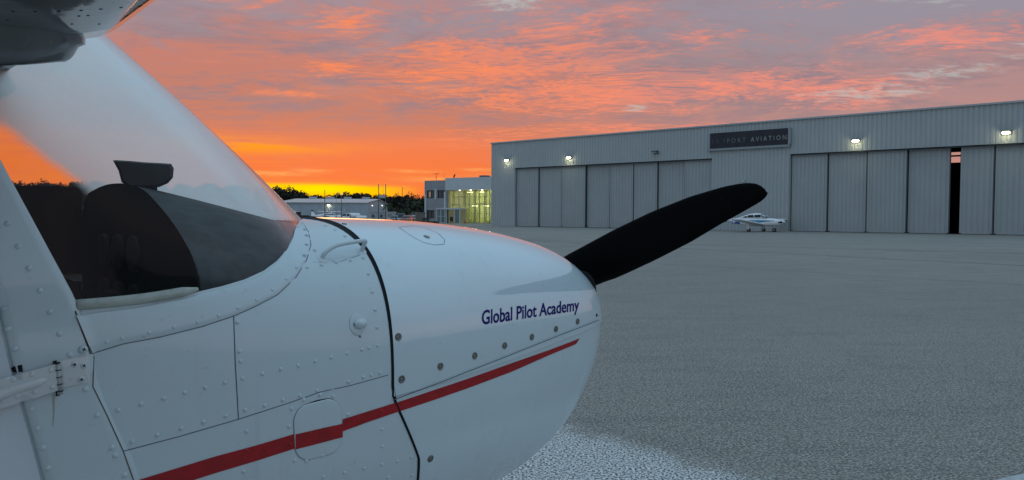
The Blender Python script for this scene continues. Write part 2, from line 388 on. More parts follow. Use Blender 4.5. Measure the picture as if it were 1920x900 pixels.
# ---------------------------------------------------------------- GROUND
def ground_mat():
    m = bpy.data.materials.new('apron_asphalt'); m.use_nodes = True
    nt = m.node_tree; b = nt.nodes['Principled BSDF']; gg = G(nt)
    t = gg.n('ShaderNodeTexCoord').outputs['Object']; x, y, z = gg.xyz(t)
    big = gg.noise(t, .12, 5, .6); mid = gg.noise(t, 1.1, 5, .6)
    lanes = gg.noise(gg.vec(gg.mul(gg.add(x, gg.mul(y, .9)), .06), gg.mul(gg.sub(y, gg.mul(x, .35)), .8), 0), 1.0, 5, .6)
    gr = gg.noise(t, 55, 4, .8); gr2 = gg.noise(t, 16, 4, .75)
    far = gg.ss(y, 5, 40)
    c = gg.mix(gg.ss(big, .35, .65), (0.205, 0.201, 0.185), (0.257, 0.251, 0.229))
    c = gg.mix(gg.mul(gg.ss(lanes, .35, .7), .5), c, (0.277, 0.271, 0.246))
    c = gg.mix(gg.mul(gg.ss(mid, .45, .7), .4), c, (0.198, 0.194, 0.181))
    amp = gg.m('SUBTRACT', 1.0, gg.mul(far, .75))
    gf = gg.noise(t, 5.5, 5, .8); gf2 = gg.noise(gg.vec(gg.mul(x, .5), gg.mul(y, 1.6), 0), 1.4, 6, .75)
    c = gg.mix(gg.mul(gg.ss(gf, .44, .60), .45), c, (.29, .29, .285))
    c = gg.mix(gg.mul(gg.ss(gf2, .52, .38), .45), c, (.14, .142, .145))
    c = gg.mix(gg.mul(gg.ss(gr, .52, .59), gg.mul(amp, 1.0)), c, (0.475, 0.464, 0.421))
    c = gg.mix(gg.mul(gg.ss(gr, .49, .41), gg.mul(amp, 1.0)), c, (0.059, 0.060, 0.058))
    c = gg.mix(gg.mul(gg.ss(gr2, .50, .36), gg.mul(amp, .6)), c, (0.106, 0.104, 0.099))
    c = gg.mix(1.0, c, (1.04, 1.0, .95), 'MULTIPLY')
    # old repaired joints / tar lines
    wob = gg.mul(gg.sub(gg.noise(t, .35, 4, .6), .5), 1.6)
    for (a, b_, c_, w) in JOINTS:
        d = gg.m('ABSOLUTE', gg.add(gg.add(gg.mul(x, a), gg.mul(y, b_)), gg.add(wob, -c_)))
        ln = gg.m('SUBTRACT', 1.0, gg.ss(d, w*.3, w))
        c = gg.mix(gg.mul(ln, .7), c, (.10, .10, .10))
    # pale worn chip-seal strip near the aircraft
    (xa, ya), (xb, yb) = PATCH
    L = math.hypot(xb-xa, yb-ya); nx, ny = (yb-ya)/L, -(xb-xa)/L
    d = gg.add(gg.add(gg.mul(gg.sub(x, xa), nx), gg.mul(gg.sub(y, ya), ny)), gg.mul(gg.sub(gg.noise(t, 5.0, 6, .7), .5), .6))
    fade = gg.m('SUBTRACT', 1.0, gg.ss(x, PATCH[1][0]-.9, PATCH[1][0]+1.2))
    pm = gg.mul(gg.ss(d, -.20, .60), fade)
    chips = gg.noise(t, 62, 3, .7); chips2 = gg.noise(t, 140, 2, .6)
    pm = gg.ss(gg.add(pm, gg.mul(gg.sub(gg.noise(t, 48, 4, .8), .5), 2.4)), .25, .70)
    cc = gg.mix(gg.ss(gg.add(gg.mul(chips, .75), gg.mul(chips2, .25)), .455, .525), (.05, .053, .056), (.74, .75, .72))
    c = gg.mix(pm, c, cc)
    gg.put(b.inputs['Base Color'], c)
    b.inputs['Roughness'].default_value = .8; b.inputs['Specular IOR Level'].default_value = .35
    bp = gg.n('ShaderNodeBump'); bp.inputs['Strength'].default_value = .5; bp.inputs['Distance'].default_value = .012
    gg.put(bp.inputs['Height'], gg.add(gr, gg.mul(gr2, .6))); gg.put(b.inputs['Normal'], bp.outputs[0])
    return m
pa, pb = ground(1060, 786), ground(1480, 893)
PATCH = ((pa.x, pa.y), (pb.x, pb.y))
def jl(p1, p2, w):
    a = ground(*p1); b = ground(*p2); L = math.hypot(b.x-a.x, b.y-a.y)
    nx, ny = (b.y-a.y)/L, -(b.x-a.x)/L
    return (nx, ny, nx*a.x+ny*a.y, w)
JOINTS = [jl((1230, 494), (1900, 533), .10), jl((1780, 472), (1920, 476), .35), jl((1800, 492), (1920, 498), .3), jl((1500, 455), (1900, 463), .22)]
ex = 1500
mb = MB(); mb.add([(-ex, -300, 0), (ex, -300, 0), (ex, 190, 0), (-ex, 190, 0)], [[0, 1, 2, 3]])
tag(mb.build('apron', ground_mat()), kind='structure')
mb = MB(); mb.add([(-6000, -3000, -.03), (6000, -3000, -.03), (6000, 7000, -.03), (-6000, 7000, -.03)], [[0, 1, 2, 3]])
tag(mb.build('terrain', mat('dry_grass', (.06, .08, .035), .95, var=.4, vs=.05)), kind='structure')
# pale painted ground line whose corner shows at the lower right
q1, q2 = ground(1858, 903), ground(1990, 872)
dv = (q2-q1).normalized(); nv = Vector((dv.y, -dv.x, 0))
mb = MB(); a = q1-dv*2.5; b = q2+dv*6
mb.add([(a.x, a.y, .004), (b.x, b.y, .004), (b.x+nv.x*.15, b.y+nv.y*.15, .004), (a.x+nv.x*.15, a.y+nv.y*.15, .004)], [[0, 1, 2, 3]])
tag(mb.build('painted_line', mat('line_paint', (.42, .44, .44), .7, var=.15, vs=25)), kind='structure')

# ---------------------------------------------------------------- THE NEAR AIRPLANE  (local: x forward, y port, z up)
PSI = R(47)
NX = Vector((math.sin(PSI), math.cos(PSI), 0)); PORT = Vector((-math.cos(PSI), math.sin(PSI), 0))
O = NX*1.01 + PORT*2.01
AIR = empty('parked_airplane', (O.x, O.y, 0), math.pi/2-PSI, 'large white high-wing airplane in the foreground with red stripe and dark blue lettering', 'airplane')
def toL(p): d = Vector(p)-Vector((O.x, O.y, 0)); return Vector((d.dot(NX), d.dot(PORT), d.z))
def dirL(d): return Vector((d.dot(NX), d.dot(PORT), d.z))
CL = toL(CAM)
LN = .985
def Xs(z): return interp(z, [(.70, .125), (.90, .09), (1.075, 0.0)])
def Fz(z): return sinterp(z, [(.55, .52), (.63, .62), (.72, .735), (.84, .855), (.99, .945), (1.10, .98), (1.2, .985), (1.6, .985)])
TT = [(-.72, 1.508), (0, 1.508), (.25, 1.502), (.40, 1.495), (.60, 1.474), (.73, 1.452), (.85, 1.422), (1.0, 1.375)]
WW = [(-3.0, .54), (-.72, .525), (-.4, .513), (0, .50), (.3, .478), (.6, .445), (.85, .415), (1.0, .395)]
MM = [(-3, 1.05), (-.7, 1.06), (0, 1.076), (.5, 1.112), (1.0, 1.168)]
def sec(s):
    w, t, m = sinterp(s, WW), sinterp(s, TT), sinterp(s, MM)
    b = .60 if s > -.72 else .62
    n = interp(s, [(-.7, 5.0), (-.4, 3.6), (-.15, 3.15), (0, 3.0), (1, 2.5)])
    if s > .80:
        k = (s-.80)/.20; r = (1-min(1, k)**2.3)**(1/2.3); ins = .13*(1-r)
        w -= ins*.85; t -= ins; b += ins
    return w, t, b, m, n
def ptS(s, th, inset=0.0):      # th: -90 bottom .. 90 top (degrees), starboard side (y<0)
    w, t, b, m, n = sec(s)
    c, sn = math.cos(R(th)), math.sin(R(th))
    nn = n if th >= 0 else 2.6
    y = -(w-inset)*sgnpow(c, 2/nn)
    z = m + ((t-m-inset) if sn >= 0 else (m-b-inset))*sgnpow(sn, 2/nn)
    if s >= 0:
        xs = Xs(z); x = xs + s*(Fz(z)-xs)
    else:
        x = s + Xs(z)*max(0, 1+s/.25)
    return Vector((x, y, z))
ZB = [(-3, 1.349), (-.68, 1.349), (-.55, 1.353), (-.397, 1.370), (-.30, 1.395), (-.215, 1.44), (-.148, 1.482), (-.08, 1.502), (-.015, 1.508)]
def thB(s):
    w, t, b, m, n = sec(s)
    if s >= -.015: return 90.0
    q = min(1, max(0, (sinterp(s, ZB)-m)/(t-m)))
    return math.degrees(math.asin(min(1, q**(n/2))))
def mirror_rows(rows): return [[(p[0], -p[1], p[2]) for p in r] for r in rows]

# --- fuselage skin (door post to firewall, and aft)
rows = []
ss_ = [0, -.008, -.015, -.03, -.05, -.08, -.11, -.148, -.18, -.215, -.26, -.30, -.35, -.40, -.46, -.52, -.60, -.68, -.75, -.9, -1.1, -1.4, -1.8, -2.2, -2.5]
for s in ss_:
    tb = thB(s); row = []
    for j in range(49):
        q = j/48
        row.append(ptS(s, -90+(tb+90)*q))
    rows.append(row)
skin = MB(); skin.grid(rows); skin.grid(mirror_rows(rows))
# tail cone
rows = []
for x, w, t, b in [(-2.5, .54, 1.60, .62), (-3.2, .44, 1.56, .70), (-4.0, .32, 1.46, .80), (-5.0, .19, 1.33, .93), (-5.9, .09, 1.24, 1.02), (-6.1, .02, 1.2, 1.1)]:
    rows.append([(x, w*sgnpow(math.cos(a*math.pi/16), .7), (t+b)/2+(t-b)/2*sgnpow(math.sin(a*math.pi/16), .7)) for a in range(32)])
tail = MB(); tail.grid(rows, close=True)
# --- cowls
def cowl(th0, th1, nth, inset, smin=0.004):
    rows = []
    sv = [smin]+[i*.04 for i in range(1, 20)]+[.80+.2*(1-math.cos(k/12*math.pi/2))*0+.2*math.sin(k/12*math.pi/2) for k in range(0, 13)]
    sv = sorted(set(round(v, 5) for v in sv))
    for s in sv:
        half = [ptS(s, th0+(th1-th0)*j/nth, inset) for j in range(nth+1)]
        other = [Vector((p.x, -p.y, p.z)) for p in half]
        rows.append(half+other[::-1] if th1 > 0 else other+half[::-1])
    # front cap
    last = rows[-1]; zc = 1.19
    for k in (.8, .5, .2):
        rows.append([Vector((p.x + .012*(1-k), p.y*k, zc+(p.z-zc)*k)) for p in last])
    return rows
uc = MB(); uc.grid(cowl(0, 90, 40, -.0035))
lc = MB(); lc.grid(cowl(0, -90, 36, 0))
# BVH of the near-side skin in local coordinates
bv = MB()
for q in (skin, uc, lc):
    o = len(bv.v); bv.v += q.v; bv.f += [[i+o for i in f] for f in q.f]
# side walls around the door, above the sill
def side_y(x, z):
    w = sinterp(max(-3, x), WW); return -(w - .07*max(0, z-1.35)/.5)
post_f = [(.62, -.50), (1.03, -.586), (1.13, -.625), (1.22, -.655), (1.30, -.664), (1.349, -.68), (1.48, -.735), (1.61, -.79), (1.79, -.865), (1.97, -.94)]
post_r = [(.62, -.655), (1.06, -.733), (1.258, -.774), (1.349, -.79), (1.65, -.855), (1.97, -.925)]
def skin_y(x, z):
    # y of the starboard skin found by marching through the section at this x
    w, t, b, m, n = sec(x)
    if z >= 1.349: return side_y(x, z)
    nn = n if z >= m else 2.6
    q = (z-m)/((t-m) if z >= m else (m-b)); q = min(1, abs(q))
    return -w*(1-q**nn)**(1/nn)
post = MB(); rows = []
zs = [.66+.04*i for i in range(33)]
for z in zs:
    xf, xr = sinterp(z, post_f), sinterp(z, post_r)-.004
    y0 = skin_y(xf, z); y1 = skin_y(xr, z)
    rows.append([(xf+.004, y0+.02, z), (xf+.004, y0-.001, z), (xf-.001, y0-.006, z), (xf-.009, y0-.0085, z)] + [(xf+(xr-xf)*k, y0+(y1-y0)*k-.0085, z) for k in (.15, .35, .6, .85, .97)] + [(xr, y1-.004, z), (xr, y1+.03, z)])
post.grid(rows)
o = len(bv.v); bv.v += post.v; bv.f += [[i+o for i in f] for f in post.f]
# door skin
door = MB(); rows = []
for k in range(24):
    z = .70+k*(1.349-.70)/23; xr = sinterp(z, post_r)-.010
    rows.append([(xr, skin_y(xr, z)+.012, z), (xr, skin_y(xr, z)-.009, z)]+[(xr-.95*j/8, skin_y(max(-2.4, xr-.95*j/8), z)-.0105, z) for j in range(1, 9)])
door.grid(rows)
o = len(bv.v); bv.v += door.v; bv.f += [[i+o for i in f] for f in door.f]
BVH = BVHTree.FromPolygons([Vector(v) for v in bv.v], bv.f)
def hit(px, py):
    d = dirL(ray(px, py)); p, n, i, t = BVH.ray_cast(CL, d, 6)
    if p is None or p.y > .3: return None
    if n.dot(d) > 0: n = -n
    return p, n
def ribbon(mbd, pix, width, off=.0006, mi=0, step=6, wtab=None):
    # a thin strip lying on the skin, following the listed pixels
    P_ = []
    for (a, b) in zip(pix, pix[1:]):
        L = math.hypot(b[0]-a[0], b[1]-a[1]); k = max(1, int(L/step))
        for i in range(k): P_.append((a[0]+(b[0]-a[0])*i/k, a[1]+(b[1]-a[1])*i/k))
    P_.append(pix[-1])
    H = [hit(*q) for q in P_]; H = [h for h in H if h]
    rows = []
    for i, (p, n) in enumerate(H):
        t = (H[min(i+1, len(H)-1)][0]-H[max(0, i-1)][0])
        if t.length < 1e-6: continue
        s = n.cross(t.normalized()); w = width if not wtab else interp(i/(len(H)-1), wtab)
        rows.append([p+n*off-s*w/2, p+n*off+s*w/2])
    if len(rows) > 1: mbd.grid(rows, mi)
def patch(mbd, top, bot, nu, nv, off=.0008, mi=0, thick=0):
    tp, bp_ = spl2(top, nu), spl2(bot, nu); rows = []
    for a, b in zip(tp, bp_):
        r = []
        for k in range(nv+1):
            h = hit(a[0]+(b[0]-a[0])*k/nv, a[1]+(b[1]-a[1])*k/nv)
            if h is None: break
            r.append(h[0]+h[1]*off)
        if len(r) == nv+1: rows.append(r)
    if len(rows) > 1: mbd.grid(rows, mi)
def spl2(pts, n):
    d = [0]
    for a, b in zip(pts, pts[1:]): d.append(d[-1]+math.hypot(b[0]-a[0], b[1]-a[1]))
    return [(interp(i/(n-1)*d[-1], [(d[k], pts[k][0]) for k in range(len(pts))]), interp(i/(n-1)*d[-1], [(d[k], pts[k][1]) for k in range(len(pts))])) for i in range(n)]

# rivets stay inside the skin they pin down
RV = [(245,0)]
POSTR = [(14,419),(34,462),(54,503),(74.5,545),(93.5,585),(111.5,626),(5.5,578),(16,617),(28,654),(131,665),(160,730),(182,779),(210,839),(216,854),(233.5,891),(59,767),(70,804),(80,840),(90,878),(-8,372),(-30,330),(250,932),(100,915)]
RETR = [(199.5,641),(228,634),(279,624),(325,614),(369,604),(409,592),(445,578),(480,563),(510,544),(536,524),(555,502.5),(571,479),(575,459),(574.5,442),(571,431)]
SIDER = [(221.5,769),(264.5,757.5),(307,747),(346.5,736.5),(384.5,726.5),(421.5,717),(247.5,828),(294.5,815.5),(339.5,803),(381.5,791),(423,779.5),(445,604.5),(448.5,659),(451,677.5),(454.5,709.5),(459.5,768.5),(462.5,808.5),(457,884.5),
 (492,700.6),(526.5,692),(559,685),(591,677.5),(620.7,670),(650.7,662.5),(678.5,655.6),(691.7,652),(708,648),(706.8,614),(703,581),(697.5,547.5),(690.6,513.5),(496,760),(530,749.7),(562,741.6),(594,732.4),(653,715.6),(681,707),(695.8,703),(712,699),
 (546.7,766),(542,799.4),(552.5,863.5),(569,750),(600,740.5),(624.7,742.8),(652,777),(716,804.6),(717,837),(716,871),(745,864.7),(771.5,857),(728.7,895),(772,890.7),(682.5,878),(646,886),(606,894),(574,864),(605,853.7),
 (575.6,502),(602.8,497),(630,492),(656.5,488.6),(680.8,484),(589.8,469.4),(646.6,443.4),(628,431.5),(610,424),(558,419),(567.7,424.9)]
def rivets(mbd, lst, r, h, n=10):
    for p in lst:
        q = hit(*p)
        if q: mbd.dome(q[0]-q[1]*.0004, q[1], r, h, n, rings=3)
rivets(skin, SIDER, .0049, .0042)
ribbon(skin, [(438, 594), (441, 680), (447, 786)], .0022, mi=1)
ribbon(skin, [(231, 846), (330, 820), (447, 786), (540, 756), (600, 735), (660, 722), (728, 703)], .0018, mi=1)
ribbon(skin, [(588, 492), (640, 490), (690, 473)], .0010, mi=1)
skin.build('fuselage_skin', [PS, SEAM], AIR)
tail.build('tail_cone', PS, AIR)
rivets(post, POSTR, .0054, .0036, 12)
post.build('door_post', [PS], AIR)
door.build('cabin_door', paint_white('door_paint', (.66, .71, .74), coat=.3, rough=.42), AIR)
pm_ = MB(); ribbon(pm_, [(176, 668), (174, 725), (201, 780), (231, 846), (252, 905)], .0019, mi=0); ribbon(pm_, [(170, 664), (150, 610), (141, 583)], .003)
pm_.build('post_joint', mat('joint_brown', (.10, .085, .06), .9), AIR)

# windshield retainer strip, raised, with its own rivets
re = MB()
edge_t = [(141, 592), (190, 584), (250, 577), (330, 562), (400, 546), (445, 536), (480, 522), (510, 502), (533, 475), (547, 445), (550, 420), (548, 409)]
edge_b = [(172, 663), (230, 645), (300, 632), (380, 612), (440, 592), (480, 574), (520, 553), (555, 520), (575, 487), (583, 458), (578, 435), (563, 411)]
tp, bt = spl2(edge_t, 60), spl2(edge_b, 60)
rows = []
for i, (a, b) in enumerate(zip(tp, bt)):
    r = []; ok = True
    for k, off in ((0, .001), (.03, .0032), (.08, .004), (.3, .0035), (.55, .0030), (.8, .0026), (.96, .0024), (1.0, .0002)):
        h = hit(a[0]+(b[0]-a[0])*k, a[1]+(b[1]-a[1])*k)
        if h is None: ok = False; break
        r.append(h[0]+h[1]*off)
    if ok: rows.append(r)
re.grid(rows)
for p in RETR:
    q = hit(*p)
    if q: re.dome(q[0]+q[1]*.0024, q[1], .0042, .0022, 10)
ribbon(re, edge_b, .0018, off=.0009, mi=1)
re.build('windshield_retainer', [PS, SEAM], AIR)

# seam where the cowl meets the fuselage: dark gap, wider over the crown
gp = MB(); rows = []
for j in range(120):
    th = -90+180*j/119
    a = ptS(.010, th, -.0048); 
    wd = interp(th, [(-90, .005), (10, .006), (45, .010), (70, .020), (90, .026)])
    p0 = Vector((a.x-.004-wd, a.y, a.z)); c_ = ptS(-.004, th, -.0006)
    rows.append([Vector((a.x-.006, a.y, a.z)), Vector((a.x-.0065-wd*.3, c_.y, c_.z)), Vector((a.x-.006-wd, c_.y, c_.z))])
gp.grid(rows); gp.grid(mirror_rows(rows))
gp.build('cowl_joint', GAP, AIR)
# upper cowl with split line, oil door outline, latch slot
uco = uc.build('upper_cowl', [PW], AIR)
cs = MB(); ribbon(cs, [(734, 750), (830, 714), (940, 671), (1040, 631), (1121, 600)], .0022, off=.0048, mi=0)
cs.build('cowl_split_line', SEAM, AIR)
rivets(lc, [(767,739),(783,734.4),(802,727),(868,705),(920,687),(895.6,774),(896.7,812),(894,849),(894,886.7),(788,815.6),(960,673),(1000,660),(1045,645),(1099,627),(1098,641)], .0022, .0006, 8)
lco = lc.build('lower_cowl', [PW], AIR)
od = MB(); ribbon(od, [(748, 426), (775, 423.5), (800, 428), (822, 438), (834, 450), (832, 458), (815, 459.5), (795, 455), (775, 445), (757, 433), (748, 426)], .0014, off=.0008, step=3)
h = hit(800, 444); od.dome(h[0]+h[1]*.0004, h[1], .010, .0015, 14, mi=1)
od.build('oil_door', [SEAM, STEEL], AIR)
ls = MB(); ribbon(ls, [(641, 419.5), (650, 420.5)], .010, off=.001, step=3); ls.build('latch_slot', GAP, AIR)
# quarter-turn fasteners on the cowl
for p in [(746.7,631.7),(753,711),(825.5,687),(890,667),(946,648),(997,632),(1042,617),(1082.8,602.8),(807,860)]:
    q = hit(*p)
    if not q: continue
    fb = MB(); nn = q[1]; a = nn.orthogonal().normalized(); b = nn.cross(a)
    prof = [(.0098, .0002), (.0098, .0016), (.0078, .0022), (.0068, .0008), (.0040, .0008), (.0036, .0018), (.0018, .0018), (.0015, -.0005), (.0001, -.0005)]
    fb.grid([[q[0]+nn*hh_+(a*math.cos(k*math.pi/8)+b*math.sin(k*math.pi/8))*rr for k in range(16)] for rr, hh_ in prof], close=True)
    fb.build('cowl_fastener', STEEL, AIR)
q = hit(1118.5, 591)
if q:
    nb = MB(); nb.dome(q[0], q[1], .0055, .004, 10); nb.build('nose_bolt', GAP, AIR)
# red stripe in three pieces
st = MB()
patch(st, [(60, 956), (262, 899), (400, 856.6), (480, 835), (553, 813)], [(60, 1010), (262, 932), (400, 888), (480, 864), (553, 840.6)], 90, 8, off=.0012)
patch(st, [(642, 786), (690, 771), (738, 756)], [(642, 808.6), (690, 791), (741, 773.6)], 50, 8, off=.0014)
patch(st, [(738, 756.5), (810, 732.5), (880, 709), (960, 680.5), (1030, 656), (1086.5, 634.5)], [(740, 774), (810, 751), (880, 726.6), (960, 696.5), (1030, 665.5), (1079.5, 645)], 70, 4, off=.0012)
for q_ in [(463.5, 845), (544, 833), (715, 770)]:
    h = hit(*q_); st.dome(h[0]+h[1]*.0006, h[1], .0046, .0030, 10)
st.build('stripe', RED, AIR)
# access panel (rounded square) with its own piece of stripe
ap = MB()
def rrect(c, n=8, r=.30):
    # c: 4 corners px (tl,tr,br,bl); returns closed rounded outline
    out = []
    def bl(u, v):
        a = (c[0][0]*(1-u)+c[1][0]*u, c[0][1]*(1-u)+c[1][1]*u); b = (c[3][0]*(1-u)+c[2][0]*u, c[3][1]*(1-u)+c[2][1]*u)
        return (a[0]*(1-v)+b[0]*v, a[1]*(1-v)+b[1]*v)
    for (cx_, cy_, a0) in ((1-r, r, -90), (1-r, 1-r, 0), (r, 1-r, 90), (r, r, 180)):
        for k in range(n+1):
            an = R(a0+90*k/n); out.append(bl(cx_+r*math.cos(an), cy_+r*math.sin(an)))
    return out
outl = rrect([(549, 764), (637, 742), (643, 846), (554, 868)])
cxy = (596, 805)
rows = []
for k, off in ((1.0, .0002), (1.0, .0016), (.96, .0022), (.6, .0022), (.3, .0022), (.03, .0022)):
    r = []
    for q in outl:
        h = hit(cxy[0]+(q[0]-cxy[0])*k, cxy[1]+(q[1]-cxy[1])*k); r.append(h[0]+h[1]*off)
    rows.append(r)
ap.grid(rows, close=True)
ribbon(ap, outl[33:36]+outl[0:5], .006, off=.0009, mi=1, step=3, wtab=[(0, .001), (.5, .007), (1, .001)])
ribbon(ap, outl[18:34], .0018, off=.0009, mi=1, step=4)
ribbon(ap, outl[4:20], .0012, off=.0009, mi=2, step=4)
apo = ap.build('access_panel', [PS, GAP, SEAM], AIR)
st = MB(); patch(st, [(553, 814), (600, 803), (641, 794)], [(553, 842), (600, 830), (641.5, 819)], 40, 8, off=.0034)
st.build('stripe', RED, apo)

# lettering on the upper cowl
def text_mesh(txt, bold=0.0):
    cu = bpy.data.curves.new('lettering', 'FONT'); cu.body = txt; cu.size = 1; cu.offset = bold; cu.resolution_u = 3
    ob = bpy.data.objects.new('lettering_tmp', cu); COL.objects.link(ob)
    dg = bpy.context.evaluated_depsgraph_get(); me = bpy.data.meshes.new_from_object(ob.evaluated_get(dg))
    COL.objects.unlink(ob); bpy.data.objects.remove(ob)
    bm = bmesh.new(); bm.from_mesh(me)
    bmesh.ops.triangulate(bm, faces=bm.faces)
    vs = [tuple(v.co) for v in bm.verts]; fs = [[v.index for v in f.verts] for f in bm.faces]; bm.free()
    return vs, fs
vs, fs = text_mesh('Global Pilot Academy', .018)
x0 = min(v[0] for v in vs); x1 = max(v[0] for v in vs)
tb = MB(); out = []
for v in vs:
    u = (v[0]-x0)/(x1-x0)
    up = u*.985**0
    pu = u*1.09/(1+.09*u)
    bx, by = 903+(1085.5-903)*pu, 608.5+(581.5-608.5)*pu       # baseline
    hgt = 26.5+(21.5-26.5)*pu
    px, py = bx+.5*v[1], by - v[1]/.70*hgt
    h = hit(px, py); out.append(h[0]+h[1]*.0012 if h else Vector((0, 0, 1.2)))
tb.add(out, fs); tb.build('lettering', NAVY, AIR)

# hinge: plates, pin, bead, screws
hg = MB()
def plate(mbd, c, off0, off1, nu=12, nv=5, mi=0):
    rows = []
    for i in range(nu+1):
        u = i/nu; r = []
        for j in range(nv+1):
            v = j/nv
            a = (c[0][0]*(1-u)+c[1][0]*u, c[0][1]*(1-u)+c[1][1]*u); b = (c[3][0]*(1-u)+c[2][0]*u, c[3][1]*(1-u)+c[2][1]*u)
            h = hit(a[0]*(1-v)+b[0]*v, a[1]*(1-v)+b[1]*v)
            e = (i in (0, nu)) or (j in (0, nv))
            r.append(h[0]+h[1]*(off0 if e else off1))
        rows.append(r)
    mbd.grid(rows, mi, smooth=False)
plate(hg, [(-120, 742), (103, 681), (108, 730), (-110, 800)], .0095, .010, 14, 4)
plate(hg, [(110, 677), (168, 666), (168, 716), (112, 728)], .002, .003, 8, 4)
for q in [(93,693),(58,701),(23,710),(96,724),(63,733),(30,741),(3,750),(-20,720),(-30,762)]:
    h = hit(*q); hg.dome(h[0]+h[1]*.010, h[1], .0045, .002, 10)
sp = [hit(x, y) for x, y in [(-90, 766), (-40, 750), (0, 736), (40, 724), (70, 715), (86, 709)]]
hg.tube([p+n*.010 for p, n in sp], [.011, .011, .011, .010, .008, .003], 12)
hgo = hg.build('door_hinge', paint_white('hinge_paint', (.66, .69, .69), coat=.3), AIR)
pn = MB(); a, b = hit(105, 680), hit(111, 738)
pn.tube([a[0]+a[1]*.007, b[0]+b[1]*.007], .0045, 10)
for k in (.0, .22, .45, .68, .9):
    p = (a[0]*(1-k)+b[0]*k)+a[1]*.007; pn.tube([p-(b[0]-a[0])*.012, p+(b[0]-a[0])*.012], .0056, 10, mi=1)
pn.build('hinge_pin', [mat('hinge_bare', (.45, .46, .45), .5, metal=.3), GAP], hgo)
gb = MB(); ribbon(gb, [(102, 676), (105, 700), (108, 742)], .006, off=.0025); gb.build('hinge_gap', GAP, hgo); gb = MB(); ribbon(gb, [(22, 694), (42, 690)], .012, off=.0008)
gb.build('door_edge_gap', GAP, hgo)
sc = MB()
for p, r in [((156, 655), .0075), ((138.5, 683), .006), ((156, 685), .0062), ((151.5, 711), .0062)]:
    h = hit(*p); sc.dome(h[0]+h[1]*.002, h[1], r, .0035, 14)
    a = h[1].orthogonal().normalized(); b = h[1].cross(a)
    for e in (a+b*.3, b-a*.3):
        e = e.normalized(); pp = h[0]+h[1]*.0058; w = e.cross(h[1])*.0008
        sc.add([pp-e*r*.45-w, pp+e*r*.45-w, pp+e*r*.45+w, pp-e*r*.45+w], [[0, 1, 2, 3]], 1)
sc.build('hinge_screws', [PS, GAP], hgo)
# rust streak under the hinge
ru = MB(); ribbon(ru, [(100, 740), (101, 770), (99, 800)], .0028, off=.0004, wtab=[(0, .004), (1, .001)]); ru.build('rust_streak', mat('rust_stain', (.42, .41, .36), .7), hgo)

# grab handle on the cowl deck
ha = MB(); b1, b2 = hit(604, 484), hit(677, 471)
n1_, n2_ = b1[1], b2[1]
upv = (n1_+n2_+Vector((0, 0, 1.3))).normalized()
A_ = b1[0]; B_ = b2[0]; d = B_-A_
pts = [A_, A_+upv*.010+d*.02, A_+upv*.021+d*.12, A_+upv*.029+d*.28, A_+upv*.031+d*.5, A_+upv*.031+d*.8, B_+upv*.030+d*.0, B_+upv*.025+d*.045, B_+upv*.014+d*.03, B_]
ha.tube([p for p in spts(pts, 40)], .0054, 12)
hao = ha.build('grab_handle', PS, AIR)
for p, n in (b1, b2):
    fl = MB(); fl.dome(p, n, .0165, .003, 18); fl.build('handle_flange', PS, hao)
# drain / vent blister
ve = MB(); h = hit(669, 608); n = h[1]; fw = Vector((1, 0, .05)); fw = (fw-n*fw.dot(n)).normalized(); dn = n.cross(fw)
ve.grid([[h[0]+n*o_+(fw*math.cos(k*math.pi/12)*.021+dn*math.sin(k*math.pi/12)*.0265)*r for k in range(24)] for r, o_ in ((1, .0003), (1, .002), (.93, .0028), (.5, .0028), (.05, .0028))], close=True)
veo = ve.build('vent_plate', PS, AIR)
bl = MB(); c = h[0]+fw*.006+n*.003; rows = []
for i in range(9):
    u = i/8; x_ = -.016+.034*u; rr = .0125*math.sqrt(max(0.02, 1-abs((u-.5)*1.9)**2.6))
    rows.append([c+fw*x_+(dn*math.cos(a*math.pi/10)+n*math.sin(a*math.pi/10)*1.15)*rr for a in range(11)])
bl.grid(rows); bl.build('vent_hood', PS, veo)
hk = MB(); ribbon(hk, [(674, 629), (675, 633)], .004, off=.001, step=1); hk.build('vent_drain_hole', GAP, veo)

# windshield glass
base = [Vector((s, ptS(s, thB(s)).y if s < -.015 else 0.0, sinterp(s, ZB))) for s in (-.036, -.048, -.072, -.105, -.15, -.215, -.30, -.40, -.52, -.60, -.685)]
base[0] = Vector((-.036, 0, 1.506))
base = [Vector((b.x+.002, b.y*.995, b.z-.004)) for b in base]
top = [Vector(p) for p in [(-.57, 0, 1.95), (-.575, -.08, 1.949), (-.585, -.16, 1.946), (-.605, -.24, 1.94), (-.635, -.31, 1.93), (-.675, -.38, 1.92), (-.72, -.43, 1.915), (-.77, -.46, 1.91), (-.82, -.475, 1.91), (-.87, -.475, 1.91), (-.935, -.47, 1.91)]]
wb, wt = spts(base, 41), spts(top, 41)
rows = []
for i in range(25):
    t = i/24; r = []
    for j in range(41):
        q = j/40; p = wb[j].lerp(wt[j], t)
        bz = math.sin(math.pi*t)
        edge = 1-max(0, (q-.7)/.3)
        p = p + Vector((.15, -1, 0))*bz*.018*min(1, q*2.2)*edge + Vector((.7, 0, .7))*bz*.021*max(0, 1-q*1.6)
        r.append(p)
    rows.append(r)
ws = MB(); full = [[Vector((p.x, -p.y, p.z)) for p in reversed(r[1:])]+r for r in rows]
ws.grid(full); ws.build('windshield', GLASS, AIR)
# sealant bead between glass and sill
sb = MB(); bb = [p for p in wb if -.70 < p.x < -.43]
bb = [p+Vector((.002, -.004, .010)) for p in bb]
sb.tube(bb, [.004]+[.010]*(len(bb)-1), 8)
sb.build('sealant_bead', SEAL, AIR)
